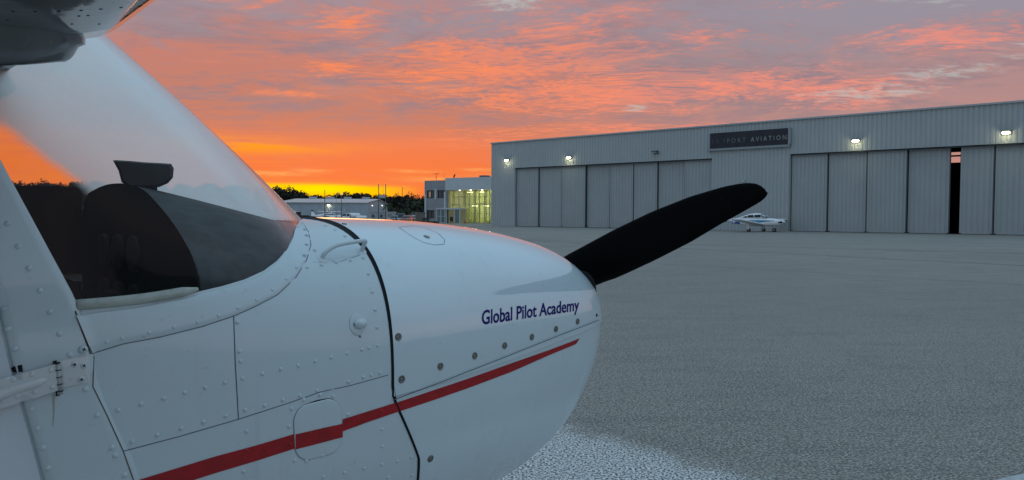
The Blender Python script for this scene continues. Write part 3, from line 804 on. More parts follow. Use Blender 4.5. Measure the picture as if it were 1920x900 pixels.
# instrument panel with arched hood, glareshield, cockpit lining
arch = [(-.455, 1.365), (-.45, 1.39), (-.42, 1.425), (-.38, 1.455), (-.30, 1.50), (-.22, 1.535), (-.12, 1.572), (-.03, 1.592), (.08, 1.600), (.2, 1.60), (.32, 1.59), (.42, 1.57), (.48, 1.50)]
al = spts([Vector((a[0], a[1], 0)) for a in arch], 50)
gs = MB(); rows = []
for i in range(10):
    t = i/9; r = []
    for k, a in enumerate(al):
        y = a.x; xx = -.44+.40*t*(1-abs(y)*.95)**.8
        zf = 1.498-.9*max(0, abs(y)-.22)**1.3 if True else 0
        zz = a.y+(min(a.y, zf)-a.y)*t**1.1
        r.append((xx, y*(1-.03*t), zz-.004))
    rows.append(r)
gs.grid(rows); gs.build('glareshield', DASH, AIR)
ip = MB()
outer = [(-.445, a.x, a.y-.003) for a in al]
ip.grid([outer, [(-.445, p[1], .75) for p in outer]], smooth=False)
ip.grid([[(-.445, .5, .7), (-.445, .5, 1.6)], [(-2.4, .5, .7), (-2.4, .5, 1.35)]], smooth=False)
ip.grid([[(-.445, .47, 1.34), (-.445, .47, 1.597)], [(-.6, .47, 1.34), (-.6, .47, 1.597)], [(-.86, .47, 1.34), (-.86, .47, 1.597)]], smooth=False)
ip.box((-1.45, 0, .72), (2.0, .98, .04))
for yy in (-.2, .25):
    ip.tube([(-.445, yy, 1.30), (-.58, yy, 1.30)], .012, 8); ip.tube([(-.58, yy-.15, 1.36), (-.585, yy-.14, 1.28), (-.585, yy+.14, 1.28), (-.58, yy+.15, 1.36)], .014, 8)
ipo = ip.build('instrument_panel', DASHB, AIR)
gm_ = MB()
for (yy, zz, w_, h_) in [(-.30, 1.27, .10, .05), (-.30, 1.19, .10, .04), (-.28, 1.12, .09, .05)]:
    gm_.box((-.448, yy, zz), (.006, w_, h_), bev=.002)
gm_.build('radio_stack', mat('radio_grey', (.03, .03, .03), .5), ipo)
for (yy, zz) in [(-.05, 1.42), (.08, 1.42), (.21, 1.42), (-.05, 1.30), (.08, 1.30), (.21, 1.30)]:
    gi = MB(); gi.tube([(-.446, yy, zz), (-.458, yy, zz)], .045, 20); gi.build('instrument_dial', mat('dial_grey', (.003, .003, .003), .7), ipo)
# compass on the hood
cm = MB(); ctr = toL(at_depth(270, 326, 1.873)); rows = []
import itertools
cprof = [(-.068, .030), (-.060, .031), (-.03, .030), (0, .028), (.04, .027), (.062, .026), (.068, .015), (.066, -.008), (.055, -.022), (.035, -.032), (.0, -.034), (-.035, -.034), (-.050, -.022), (-.056, .005)]
vd = Vector((.29, .957, 0)).normalized(); rt = Vector((.957, -.29, 0))
rows = [[ctr+rt*a+Vector((0, 0, b))*1.0+vd*dd-rt*0 for a, b in [(p[0]*k, p[1]*k) for p in cprof]] for dd, k in ((-.030, .02), (-.030, .88), (-.024, 1), (.024, 1), (.030, .88), (.030, .02))]
cm.grid(rows, close=True, smooth=False); cmo = cm.build('compass', mat('compass_black', (.012, .010, .012), .35, var=.5, vs=30), AIR)
cmm = MB(); cmm.box(ctr+Vector((0, 0, -.043)), (.05, .05, .03), bev=.004); cmm.build('compass_mount', DASHB, cmo)
# seats
for yy in (-.25, .25):
    se = MB(); se.box((-1.25, yy, .98), (.45, .42, .14), bev=.05); se.box((-1.50, yy, 1.28), (.12, .42, .60), bev=.05); se.build('seat', mat('seat_grey', (.05, .05, .055), .9), AIR)
# door window frame and glass on both sides, rear side windows, roof
for sg in (1, -1):
    fr = MB()
    pts_ = [(-.80, 1.36), (-.86, 1.62), (-.925, 1.90), (-1.70, 1.90), (-1.72, 1.36)]
    for a, b in zip(pts_, pts_[1:]+pts_[:1]):
        fr.tube([(a[0], sg*side_y(a[0], a[1]), a[1]), (b[0], sg*side_y(b[0], b[1]), b[1])], .02, 6)
    if sg == 1:
        pass
    fr.build('window_frame', PS, AIR)
    for xx, ww in ((-1.80, .14), (-2.42, .2)):
        wp_ = MB(); wp_.box((xx, sg*.505, 1.62), (ww, .03, .56)); wp_.build('window_pillar', PS, AIR)
    gw = MB(); gw.add([(p[0], sg*side_y(p[0], p[1])*.985, p[1]) for p in pts_], [[0, 1, 2, 3, 4]])
    gw.build('side_window', GLASS, AIR); gw = MB()
    gw.add([(-1.85, sg*.50, 1.37), (-2.35, sg*.49, 1.37), (-2.35, sg*.46, 1.88), (-1.85, sg*.46, 1.88)], [[0, 1, 2, 3]])
    gw.build('side_window', GLASS, AIR)
rg = MB(); rg.grid([[(-2.5, .54*math.cos(a*math.pi/12), 1.35+.55*abs(math.sin(a*math.pi/12))**.6) for a in range(13)], [(-3.6, .38*math.cos(a*math.pi/12), 1.30+.25*abs(math.sin(a*math.pi/12))**.8) for a in range(13)]])
rg.build('rear_fairing', PS, AIR)
# port door post
rows = []
for z in zs[17:]:
    xf, xr = sinterp(z, post_f), sinterp(z, post_r); y0 = -side_y(xf, z)
    rows.append([(xf, y0-.02, z), (xf, y0, z), (xr, y0, z), (xr, y0-.02, z)])
pp = MB(); pp.grid(rows, smooth=False); pp.build('door_post', PS, AIR)

# wing
def airfoil(n=22):
    up, lo = [], []
    for i in range(n+1):
        x = .5*(1-math.cos(math.pi*i/n)); t = .12
        yt = 5*t*(.2969*math.sqrt(x)-.126*x-.3516*x*x+.2843*x**3-.1036*x**4)
        yc = .02/.16*(.8*x-x*x) if x < .4 else .02/.36*(.2+.8*x-x*x)
        up.append((x, yc+yt)); lo.append((x, yc-yt))
    return up[::-1]+lo[1:]
AF = airfoil(); WLE, WCH, WZ = -.60, 1.63, 1.862
wg = MB(); rows = []
for y in [-5.45, -5.35, -5.0, -4.0, -3.0, -2.6, -2.0, -1.5, -1.0, -.7, -.57, -.50, -.46, -.2, 0, .2, .46, .50, .57, .7, 1.0, 1.5, 2.0, 2.6, 3.0, 4.0, 5.0, 5.35, 5.45]:
    k = 1 if abs(y) < 5.1 else (.85 if abs(y) < 5.4 else .45)
    ch = WCH*(1-.22*max(0, abs(y)-2.6)/2.8)*k if True else 0
    cl_ = 1 if abs(y) < .47 else 0
    rows.append([(WLE-.05*(abs(y) > 5.1)-.07*cl_-x*ch, y, WZ+abs(y)*.03+.10*cl_+z*ch) for x, z in AF])
wg.grid(rows, close=True)
wbv = BVHTree.FromPolygons([Vector(v) for v in wg.v], wg.f)
def whit(px, py):
    d = dirL(ray(px, py)); p, n, i, t = wbv.ray_cast(CL, d, 6)
    if p is None: return None
    if n.dot(d) > 0: n = -n
    return p, n
for (x, y) in [(24, 21.5), (66, 21.5), (110, 21), (152, 19.5), (189, 17), (227, 14), (263, 11.7), (-20, 22)]:
    h = whit(x, y)
    if h: wg.dome(h[0], h[1], .0030, .0008, 8, mi=1)
for x, y in [(148, 30), (165, 29), (135, 45), (186, 45), (14, 37)]:
    h = whit(x, y)
    if h: wg.dome(h[0], h[1], .0024, .001, 8, mi=1)
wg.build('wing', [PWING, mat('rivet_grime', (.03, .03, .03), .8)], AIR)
# root cuff under the wing
cu = MB(); rows = []
def plan(n=40):
    o_ = []
    for k in range(n+1):
        a = math.pi*k/n - math.pi/2      # front half arc from starboard to port
        o_.append((math.cos(a), math.sin(a)))
    return o_
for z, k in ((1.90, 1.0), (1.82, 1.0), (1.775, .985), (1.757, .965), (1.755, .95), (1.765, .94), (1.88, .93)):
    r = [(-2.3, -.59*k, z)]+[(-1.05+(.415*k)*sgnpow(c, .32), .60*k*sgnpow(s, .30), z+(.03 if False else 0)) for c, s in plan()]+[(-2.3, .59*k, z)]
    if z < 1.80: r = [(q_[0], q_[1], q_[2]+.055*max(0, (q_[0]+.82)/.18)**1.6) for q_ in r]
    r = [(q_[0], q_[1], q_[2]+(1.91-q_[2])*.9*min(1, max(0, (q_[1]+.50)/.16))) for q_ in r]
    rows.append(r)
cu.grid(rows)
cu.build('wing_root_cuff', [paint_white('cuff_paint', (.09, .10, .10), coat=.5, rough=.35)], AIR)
# struts, tail, gear, propeller
sr = MB(); 
for sg in (1, -1): 
    m_ = MB(); m_.tube([(-1.32, sg*.50, .72), (-1.30, sg*2.75, 1.97)], .035, 10); m_.build('wing_strut', PS, AIR)
tf = MB(); tf.add([(-4.9, -.03, 1.3), (-5.7, -.03, 2.6), (-6.15, -.03, 2.6), (-6.2, -.03, 1.15), (-4.9, .03, 1.3), (-5.7, .03, 2.6), (-6.15, .03, 2.6), (-6.2, .03, 1.15)], [[0, 1, 2, 3], [7, 6, 5, 4], [0, 4, 5, 1], [1, 5, 6, 2], [2, 6, 7, 3], [3, 7, 4, 0]]); tf.build('tail_fin', PS, AIR)
tp_ = MB(); tp_.box((-5.75, 0, 1.24), (.85, 3.2, .05), bev=.02); tp_.build('tailplane', PS, AIR)
for (x, y, w_) in [(.35, 0, .08), (-1.55, -1.25, .1), (-1.55, 1.25, .1)]:
    wh = MB(); wh.tube([(x, y-w_/2-.02, .21), (x, y-w_/2, .21), (x, y+w_/2, .21), (x, y+w_/2+.02, .21)], [.15, .21, .21, .15], 24); who = wh.build('wheel', RUBB, AIR)
    lg = MB(); lg.tube([(x, y, .22), (x, y*.35, .66)], .03, 8); lg.build('landing_gear_leg', PS, AIR)
PX = 1.09; HZ = 1.22
spn = MB(); spn.tube([(.985, 0, HZ), (1.05, 0, HZ), (1.15, 0, HZ), (1.25, 0, HZ), (1.31, 0, HZ)], [.15, .155, .13, .08, .01], 24); spn.build('spinner', PW, AIR)
for sg in (-1, 1):
    ai = MB(); ai.tube([(1.0, sg*.22, HZ+.03), (1.008, sg*.22, HZ+.03)], .07, 20); ai.build('air_inlet', GAP, AIR)
# propeller blade outline measured at the prop disc plane
def in_disc(px, py, x=PX):
    d = dirL(ray(px, py)); t = (x-CL.x)/d.x; return CL+d*t
UP = [(1035, 505), (1061, 484), (1100, 463), (1160, 430), (1230, 396), (1300, 368), (1360, 350), (1385, 345), (1404, 343), (1418, 344), (1428, 348), (1435, 354), (1438, 361)]
LO = [(1060, 556), (1120, 531), (1150, 521), (1220, 489), (1290, 454), (1350, 419), (1380, 403), (1400, 392), (1416, 383), (1427, 376.5), (1435, 369), (1438.3, 361.5)]
def tipd(l, n=40):
    f = spl2(l, 400); return [f[round(399*(1-(1-i/(n-1))**2.2))] for i in range(n)]
up_, lo_ = tipd(UP), tipd(LO)
bld = MB(); rows = []
for i, (a, b) in enumerate(zip(up_, lo_)):
    A1, B1 = in_disc(*a), in_disc(*b); c = (A1+B1)/2; h = (A1-B1)/2
    q = 1-(1-i/39)**2.2; th = .014*(1-.75*q)+.002; tw = .030*(1-q)+.004   # pitch of the blade
    ring = []
    for k in range(16):
        an = 2*math.pi*k/16; s_ = math.cos(an)
        ring.append(c+h*s_+Vector((th*math.sin(an)+tw*s_*-1, 0, 0)))
    rows.append(ring)
hub = Vector((PX, 0, HZ))
bld.grid(rows, close=True); o = len(bld.v)-16; bld.face(list(range(o, o+16)))
def prop_mat():
    m = bpy.data.materials.new('propeller_black'); m.use_nodes = True; nt = m.node_tree; b = nt.nodes['Principled BSDF']; gg = G(nt)
    t = gg.n('ShaderNodeTexCoord').outputs['Object']; s = gg.noise(t, 160, 2, .6)
    gg.put(b.inputs['Base Color'], gg.mix(gg.ss(s, .70, .76), (.0012, .0016, .002), (.035, .045, .055)))
    b.inputs['Roughness'].default_value = .6; b.inputs['Specular IOR Level'].default_value = .08
    return m
PRM = prop_mat()
pe = MB(); pe.tube([(PX-.04, 0, HZ), (PX+.04, 0, HZ)], .09, 20); peo = pe.build('propeller', PRM, AIR)
bld.build('propeller_blade', PRM, peo)
b2 = MB(); b2.v = [(v[0], -v[1], 2*HZ-v[2]) for v in bld.v]; b2.f = bld.f; b2.mi = bld.mi; b2.sm = bld.sm
b2.build('propeller_blade', PRM, peo)
#@@FAR
# ---------------------------------------------------------------- FAR BUILDINGS
def corr(mb, x0, x1, z0, z1, y, pitch=.42, dep=.05, mi=0):
    # trapezoidal ribbed sheet, facing -y
    n = max(1, round((x1-x0)/pitch)); p = (x1-x0)/n; xs = []
    for i in range(n):
        a = x0+i*p
        xs += [(a, y), (a+p*.55, y), (a+p*.65, y+dep), (a+p*.90, y+dep)]
    xs.append((x1, y))
    mb.grid([[(a, b, z0) for a, b in xs], [(a, b, z1) for a, b in xs]], mi, smooth=False)
HSTEEL = mat('hangar_steel', (.375, .415, .42), .55, var=.03, vs=.35)
HDOOR = mat('hangar_door_steel', (.345, .38, .385), .6, var=.03, vs=.5)
HTRIM = mat('hangar_trim', (.40, .44, .46), .5)
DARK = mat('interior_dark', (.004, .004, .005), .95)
g1, g2 = ground(921.5, 423.6), ground(1864, 440.5)
dW = (g2-g1).normalized(); nW = Vector((-dW.y, dW.x, 0))
if nW.y < 0: nW = -nW
angW = math.atan2(dW.y, dW.x)
def frame_fn(org, dx_, ny_):
    c = CAM-org; cl = Vector((c.dot(dx_), c.dot(ny_), c.z))
    def fn(px, py, yl=0.0):
        d = ray(px, py); dl = Vector((d.dot(dx_), d.dot(ny_), d.z)); t = (yl-cl.y)/dl.y
        p = cl+dl*t; return p.x, p.z
    return fn
hp = frame_fn(g1, dW, nW)
HG = empty('hangar', g1, angW, 'huge grey ribbed steel hangar with tall sliding doors and lit wall lamps', 'hangar')
Hh = hp(922, 268.75)[1]; Hh2 = hp(1900, 191.8)[1]
XR = hp(1920, 300)[0]+34
dz_ = (Hh2-Hh)/hp(1900, 191.8)[0]
Htop = (Hh+Hh2)/2
o1a, o1b = hp(966, 370)[0], hp(1334, 370)[0]
o1t = (hp(966, 315)[1]+hp(1334, 297)[1])/2
o2a = hp(1481, 370)[0]; o2t = (hp(1481, 288.5)[1]+hp(1870, 270.5)[1])/2
o2b = XR-8
wl = MB()
corr(wl, 0, o1a, 0, o1t, 0); corr(wl, o1b, o2a, 0, max(o1t, o2t), 0); corr(wl, o2b, XR, 0, o2t, 0)
corr(wl, 0, o1b, o1t, Htop, -.004); corr(wl, o1b, o2a, max(o1t, o2t)+.002, Htop, -.004); corr(wl, o2a, XR, o2t, Htop, -.004)
# reveals, soffits
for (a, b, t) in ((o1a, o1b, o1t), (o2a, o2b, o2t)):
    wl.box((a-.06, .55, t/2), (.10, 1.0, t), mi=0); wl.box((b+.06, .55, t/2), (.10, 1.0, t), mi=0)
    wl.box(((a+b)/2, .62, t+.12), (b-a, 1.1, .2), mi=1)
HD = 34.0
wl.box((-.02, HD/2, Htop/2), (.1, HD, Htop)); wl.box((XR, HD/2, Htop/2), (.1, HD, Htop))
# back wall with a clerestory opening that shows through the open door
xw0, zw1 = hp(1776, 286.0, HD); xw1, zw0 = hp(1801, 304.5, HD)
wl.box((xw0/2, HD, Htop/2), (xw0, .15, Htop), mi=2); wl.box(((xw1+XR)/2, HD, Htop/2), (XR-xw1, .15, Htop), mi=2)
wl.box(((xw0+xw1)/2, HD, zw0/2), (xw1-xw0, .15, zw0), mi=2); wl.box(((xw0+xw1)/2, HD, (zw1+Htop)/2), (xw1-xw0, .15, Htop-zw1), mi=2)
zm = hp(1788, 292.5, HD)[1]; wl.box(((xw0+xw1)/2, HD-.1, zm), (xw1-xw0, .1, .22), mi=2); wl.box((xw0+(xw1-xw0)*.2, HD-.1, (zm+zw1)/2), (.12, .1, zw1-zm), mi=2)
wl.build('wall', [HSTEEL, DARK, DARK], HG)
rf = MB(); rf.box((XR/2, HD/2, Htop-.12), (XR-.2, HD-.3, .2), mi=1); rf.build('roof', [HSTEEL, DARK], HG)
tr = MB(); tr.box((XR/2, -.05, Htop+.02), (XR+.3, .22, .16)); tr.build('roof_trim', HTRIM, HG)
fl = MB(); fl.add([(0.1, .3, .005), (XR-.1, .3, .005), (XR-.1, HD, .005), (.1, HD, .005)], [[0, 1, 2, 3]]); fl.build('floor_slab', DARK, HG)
def doors(pxs, t, ytab, skip=()):
    for i, (a, b) in enumerate(zip(pxs, pxs[1:])):
        if i in skip: continue
        y = ytab[i % len(ytab)]
        xa = hp(a, 380)[0] if a < 5000 else a-5000; xb = hp(b, 380)[0] if b < 5000 else b-5000
        xa += .055; xb -= .055
        m_ = MB(); corr(m_, xa+.16, xb-.16, .16, t-.28, y, pitch=.42, dep=.045)
        for xx in (xa+.08, xb-.08): m_.box((xx, y+.02, t/2), (.16, .14, t-.2), mi=0)
        m_.box(((xa+xb)/2, y+.02, .10), (xb-xa-.32, .12, .12), mi=0); m_.box(((xa+xb)/2, y+.02, t-.20), (xb-xa-.32, .12, .14), mi=0)
        m_.box(((xa+xb)/2, y+.16, t/2), (xb-xa+.06, .1, t-.15), mi=2)
        m_.box((xb+.01, y-.03, t/2), (.09, .10, t-.1), mi=2)
        m_.build('door_panel', [HDOOR, DARK, mat('door_seam', (.08, .09, .095), .8)], HG)
doors([966.5, 1008, 1051, 1096, 1140, 1185, 1230, 1281, 1333.5], o1t, [.30, .42, .30, .55, .42, .42, .55, .30])
pr = [1481.5, 1550, 1623, 1699, 1779, 1797, 1862, 1930]
doors(pr, o2t, [.30, .42, .30, .55, 0, .42, .50], skip=(4,))
xe = hp(1930, 380)[0]; k = 0
while xe+4 < o2b:
    doors([5000+xe, 5000+min(xe+4.6, o2b)], o2t, [.30 if k % 2 else .45]); xe += 4.6; k += 1
tk = MB(); tk.box(((o1a+o1b)/2, .05, o1t-.10), (o1b-o1a, .06, .08)); tk.box(((o2a+o2b)/2, .05, o2t-.10), (o2b-o2a, .06, .08)); tk.build('door_track', mat('track_dark', (.03, .035, .04), .7), HG)
# ground-side sill stain line and rails
rl = MB(); rl.box(((o1a+o1b)/2, .3, .012), (o1b-o1a, .9, .02)); rl.box(((o2a+o2b)/2, .3, .012), (o2b-o2a, .9, .02)); rl.build('door_rail', mat('rail_dark', (.05, .055, .055), .8), HG)
# sign
sx0, sz1 = hp(1333.3, 250.2); sx1, sz0 = hp(1478, 271)
sz1b = hp(1477, 241)[1]; sz0b = hp(1334, 279)[1]; szt = (sz1+sz1b)/2; szb = (sz0+sz0b)/2
sg_ = MB(); sg_.box(((sx0+sx1)/2, -.15, (szt+szb)/2), (sx1-sx0, .2, szt-szb), mi=0)
sgo = sg_.build('sign_panel', [mat('sign_navy', (.008, .011, .022), .5, var=.3, vs=1.5)], HG)
fr = MB(); fr.box(((sx0+sx1)/2, -.17, szb-.14), (sx1-sx0+.5, .28, .24)); fr.box((sx1+.20, -.17, (szt+szb)/2), (.28, .28, szt-szb)); fr.box((sx0-.06, -.14, (szt+szb)/2), (.1, .2, szt-szb)); fr.build('sign_frame', mat('frame_grey', (.26, .29, .31), .6), sgo)
def stext(txt, x0_, x1_, zb, hcap, col, name, em=0):
    vs, fs = text_mesh(txt, .0)
    a0 = min(v[0] for v in vs); a1 = max(v[0] for v in vs); k = (x1_-x0_)/(a1-a0)
    m_ = MB(); n = len(vs)
    m_.add([(x0_+(v[0]-a0)*k, -.262, zb+v[1]/.72*hcap) for v in vs], fs)
    m_.build('sign_letters', mat(name, col, .6), sgo)
def sxf(px): return hp(px, 262)[0]
zb_ = szb+(szt-szb)*.30; hc = (szt-szb)*.30
stext('S K Y', sxf(1336), sxf(1363), zb_, hc, (.060, .064, .08), 'letters_faded')
stext('P O R T', sxf(1365.5), sxf(1400), zb_, hc, (.16, .17, .16), 'letters_dull')
stext('A V I A T I O N', sxf(1409.5), sxf(1476), zb_, hc, (.30, .32, .28), 'letters_pale')
# wall lamps
LENS = mat('lamp_lens', (.9, .9, .8), .4, emit=(1, .93, .62), es=9)
LENSOFF = mat('lamp_lens_off', (.35, .36, .33), .3)
def wall_lamp(parent, x, z, y=-.02, w=.62, on=True, power=90):
    m_ = MB(); m_.box((x, y-.10, z+.12), (w*.7, .24, .30), bev=.04); m_.box((x, y-.30, z+.26), (w, .40, .10), bev=.03)
    lo = m_.build('wall_lamp', mat('lamp_housing', (.10, .11, .11), .6), parent)
    e = MB(); e.box((x, y-.34, z+.10), (w*.75, .30, .20), bev=.09); e.build('lens', LENS if on else LENSOFF, lo)
    if on:
        l = bpy.data.lights.new('lamp_light', 'POINT'); l.energy = power*.15; l.color = (1, .90, .58); l.shadow_soft_size = .15
        lob = bpy.data.objects.new('lamp_light', l); COL.objects.link(lob); lob.parent = parent; lob.location = (x, y-.65, z-.12)
for px, py, on in [(950, 301, 1), (1066.5, 296, 1), (1228, 286, 0), (1604.5, 264.5, 1), (1886.5, 249, 1)]:
    x, z = hp(px, py, -.3); wall_lamp(HG, x, z-.1, on=bool(on), w=.85)
x, z = hp(1394, 340, -.1); m_ = MB(); m_.box((x, -.12, z), (.35, .2, .35), bev=.04); m_.build('junction_box', HTRIM, HG)
for px in (1890,):
    x, z = hp(px, 300)

# ---------------------------------------------------------------- OFFICE BUILDING
dO = Vector((math.cos(-R(33)), math.sin(-R(33)), 0)); nO = Vector((-dO.y, dO.x, 0))
o0 = at_depth(797, 417.5, 142.0); o0.z = 0
op_ = frame_fn(o0, dO, nO)
OF = empty('office_building', o0, math.atan2(dO.y, dO.x), 'two-storey pale office building with brightly lit glass hall', 'building')
OG = mat('render_grey', (.30, .31, .33), .8, var=.06, vs=.5); OL = mat('render_pale', (.52, .56, .58), .7, var=.05, vs=.5); OGL = mat('office_glass', (.05, .055, .05), .15, spec=.7)
xL = 0; xS = op_(838.5, 380)[0]; xG = op_(841, 380)[0]; xR_ = op_(935, 380)[0]
zT = op_(797, 339)[1]; zP = op_(838, 357)[1]; 
zT2 = op_(880, 335)[1]
zwin = [(op_(800, 357)[1], op_(800, 372)[1]), (op_(800, 394)[1], op_(800, 409.5)[1])]
w1 = (op_(800, 365)[0], op_(814.5, 365)[0]); w2 = (op_(820, 365)[0], op_(834, 365)[0])
wallo = MB()
def wall_holes(mb, x0, x1, z0, z1, y, t, holes, mi=0):
    xs = sorted({x0, x1} | {h[0] for h in holes} | {h[1] for h in holes}); zs_ = sorted({z0, z1} | {h[2] for h in holes} | {h[3] for h in holes})
    for a, b in zip(xs, xs[1:]):
        for c, d in zip(zs_, zs_[1:]):
            mx, mz = (a+b)/2, (c+d)/2
            if any(h[0] < mx < h[1] and h[2] < mz < h[3] for h in holes): continue
            mb.box((mx, y+t/2, mz), (b-a, t, d-c), mi=mi)
holes = [(w1[0], w1[1], zwin[0][1], zwin[0][0]), (w2[0], w2[1], zwin[0][1], zwin[0][0]), (w1[0], w1[1], zwin[1][1], zwin[1][0])]
wall_holes(wallo, 0, xS, 0, zT, 0, .3, holes)
wallo.box((-.02, 6, zT/2), (.3, 12, zT), mi=1)                       # side wall
wallo.box(((xS+xR_)/2, 8, zT/2), (xR_-xS, .3, zT)); wallo.box((xS, 4.2, zT/2), (.3, 8, zT), mi=2)
wallo.box((xR_/2, 4, zT-.35), (xR_-.4, 7.6, .25)); wallo.box((xR_/2, 12, zT/2), (xR_, .2, zT))
wallo.build('wall', [OG, OL, mat('reveal_beige', (.42, .40, .33), .8)], OF)
pa_ = MB(); pa_.box(((xS+xR_)/2, -.30, (zP+zT2)/2+.1), (xR_-xS, .60, zT2-zP+.2)); pa_.build('parapet', OL, OF)
pt = MB(); pt.box((xS-.45, -.05, zT*.42), (.35, .25, zT*.62)); pt.box((.2, -.05, zT*.33), (.35, .2, zT*.66)); pt.box((w1[1]+.32, -.04, (zwin[0][0]+zwin[0][1])/2), (.35, .18, zwin[0][0]-zwin[0][1]+.5)); pt.build('pilaster', OL, OF)
for i, h in enumerate(holes):
    m_ = MB(); cx_, cz = (h[0]+h[1])/2, (h[2]+h[3])/2; w_, h_ = h[1]-h[0], h[3]-h[2]
    m_.box((cx_, .2, h[3]-.12), (w_, .1, .16)); m_.box((h[0]+.05, .2, cz), (.08, .1, h_)); m_.box((h[1]-.05, .2, cz), (.08, .1, h_)); m_.box((cx_, .2, h[2]+.05), (w_, .1, .08)); m_.box((cx_+.0, .2, cz), (.10, .1, h_))
    wo_ = m_.build('window', mat('window_frame_dark', (.05, .06, .065), .5), OF)
    pm2 = MB(); pm2.box((cx_, .26, cz), (w_, .03, h_)); pm2.build('pane', OGL, wo_)
    if i == 0:
        pm2 = MB(); pm2.box((cx_-.35, .235, cz), (.5, .02, h_*.7)); pm2.build('blind', mat('blind_warm', (.5, .35, .25), .7, emit=(.8, .45, .3), es=.12), wo_)
# lit hall: back wall, floor, mezzanine, luminous ceiling strips
LITW = bpy.data.materials.new('hall_lit_wall'); LITW.use_nodes = True; b_ = LITW.node_tree.nodes['Principled BSDF']; gg = G(LITW.node_tree)
b_.inputs['Base Color'].default_value = (.55, .56, .35, 1)
hl = MB(); y_b = 5.5
hl.box(((xS+xR_)/2, y_b, zP/2), (xR_-xS-.4, .1, zP), mi=0); hl.box(((xS+xR_)/2, y_b/2+.9, .05), (xR_-xS-.4, y_b-1.6, .1), mi=1)
hl.box(((xS+xR_)/2+2, y_b-1.0, zP*.60), (xR_-xS-4.4, 2.0, .35), mi=1)
hl.box(((xS+xR_)/2, 3.2, zP+.1), (xR_-xS-.4, 5, .1), mi=0)
hl.build('hall_interior', [mat('hall_wall', (.58, .62, .36), .8), mat('hall_floor', (.35, .36, .24), .6)], OF)
for (fx, fz) in ((.25, .97), (.5, .97), (.75, .97), (.35, .55), (.6, .55), (.85, .55)):
    l = bpy.data.lights.new('hall_light', 'POINT'); l.energy = 95; l.color = (1, .93, .48); l.shadow_soft_size = .4
    lo = bpy.data.objects.new('hall_light', l); COL.objects.link(lo); lo.parent = OF; lo.location = (xS+(xR_-xS)*fx*.92+.3, 3.2, zP*fz-.4)
    e = MB(); e.box((lo.location.x, 3.2, zP*fz-.12), (.9, .5, .08)); e.build('ceiling_lamp', mat('hall_lamp', (1, .9, .6), .5, emit=(1, .85, .45), es=6), OF)
cw = MB(); yy = .9
nm = 9
for i in range(nm+1):
    x = xG+.6+(xR_-xG-.8)*i/nm; cw.box((x, yy, zP/2), (.10, .14, zP))
    if i in (2, 4, 6): cw.box((x+.32, yy+.02, zP/2), (.10, .14, zP))
for z in (.08, zP*.30, zP*.56, zP*.80, zP-.06): cw.box(((xG+xR_)/2, yy, z), (xR_-xG, .08, .09))
cwo = cw.build('curtain_wall', mat('mullion_grey', (.24, .26, .22), .5), OF)
gl_ = MB(); gl_.box(((xG+xR_)/2, yy+.08, zP/2), (xR_-xG, .02, zP)); 
TG = bpy.data.materials.new('hall_glazing'); TG.use_nodes = True; nt = TG.node_tree; nt.nodes.clear(); gg = G(nt)
t1 = gg.n('ShaderNodeBsdfTransparent'); t1.inputs[0].default_value = (.85, .9, .8, 1); t2 = gg.n('ShaderNodeBsdfGlossy'); t2.inputs['Roughness'].default_value = .05
mx = gg.n('ShaderNodeMixShader'); mx.inputs[0].default_value = .12; gg.put(mx.inputs[1], t1.outputs[0]); gg.put(mx.inputs[2], t2.outputs[0]); oo = gg.n('ShaderNodeOutputMaterial'); gg.put(oo.inputs[0], mx.outputs[0])
gl_.build('pane', TG, cwo)
for px in (862, 882.5, 904):
    x, z = op_(px, 356, -.3); m_ = MB(); m_.box((x, -.3, z-.05), (.28, .28, .14), bev=.04); m_.build('soffit_lamp', mat('soffit_lens', (1, .95, .8), .5, emit=(1, .93, .75), es=5), OF)
# entrance vestibule
v0, v1 = op_(819.5, 405, -2)[0], op_(862, 405, -2)[0]; zv = op_(830, 390, -2)[1]
en = MB()
en.box(((v0+v1)/2, -1.0, zv-.12), (v1-v0+.3, 2.3, .30))
for x in [v0, v0+(v1-v0)*.18, v0+(v1-v0)*.36, v0+(v1-v0)*.42, v0+(v1-v0)*.78, v1]: en.box((x, -2.0, zv/2), (.14, .14, zv))
for z in (.08, zv*.45): en.box((v0+(v1-v0)*.2, -2.0, z), ((v1-v0)*.4, .08, .08))
eno = en.build('entrance_vestibule', OL, OF)
eg = MB(); eg.box((v0+(v1-v0)*.19, -1.95, zv/2), ((v1-v0)*.38, .02, zv-.2)); eg.build('glass_door', mat('vestibule_glass', (.13, .19, .18), .1, spec=.7), eno); eg = MB(); eg.box((v0+(v1-v0)*.9, -1.95, zv/2), ((v1-v0)*.2, .02, zv-.2)); eg.build('glass_door', mat('vestibule_glass', (.13, .19, .18), .1, spec=.7), eno)
eb = MB(); eb.box((v0+(v1-v0)*.60, .2, zv/2), ((v1-v0)*.8, .1, zv-.1)); eb.build('back_panel', mat('vestibule_back', (.25, .25, .16), .7, emit=(.6, .6, .35), es=.12), eno)
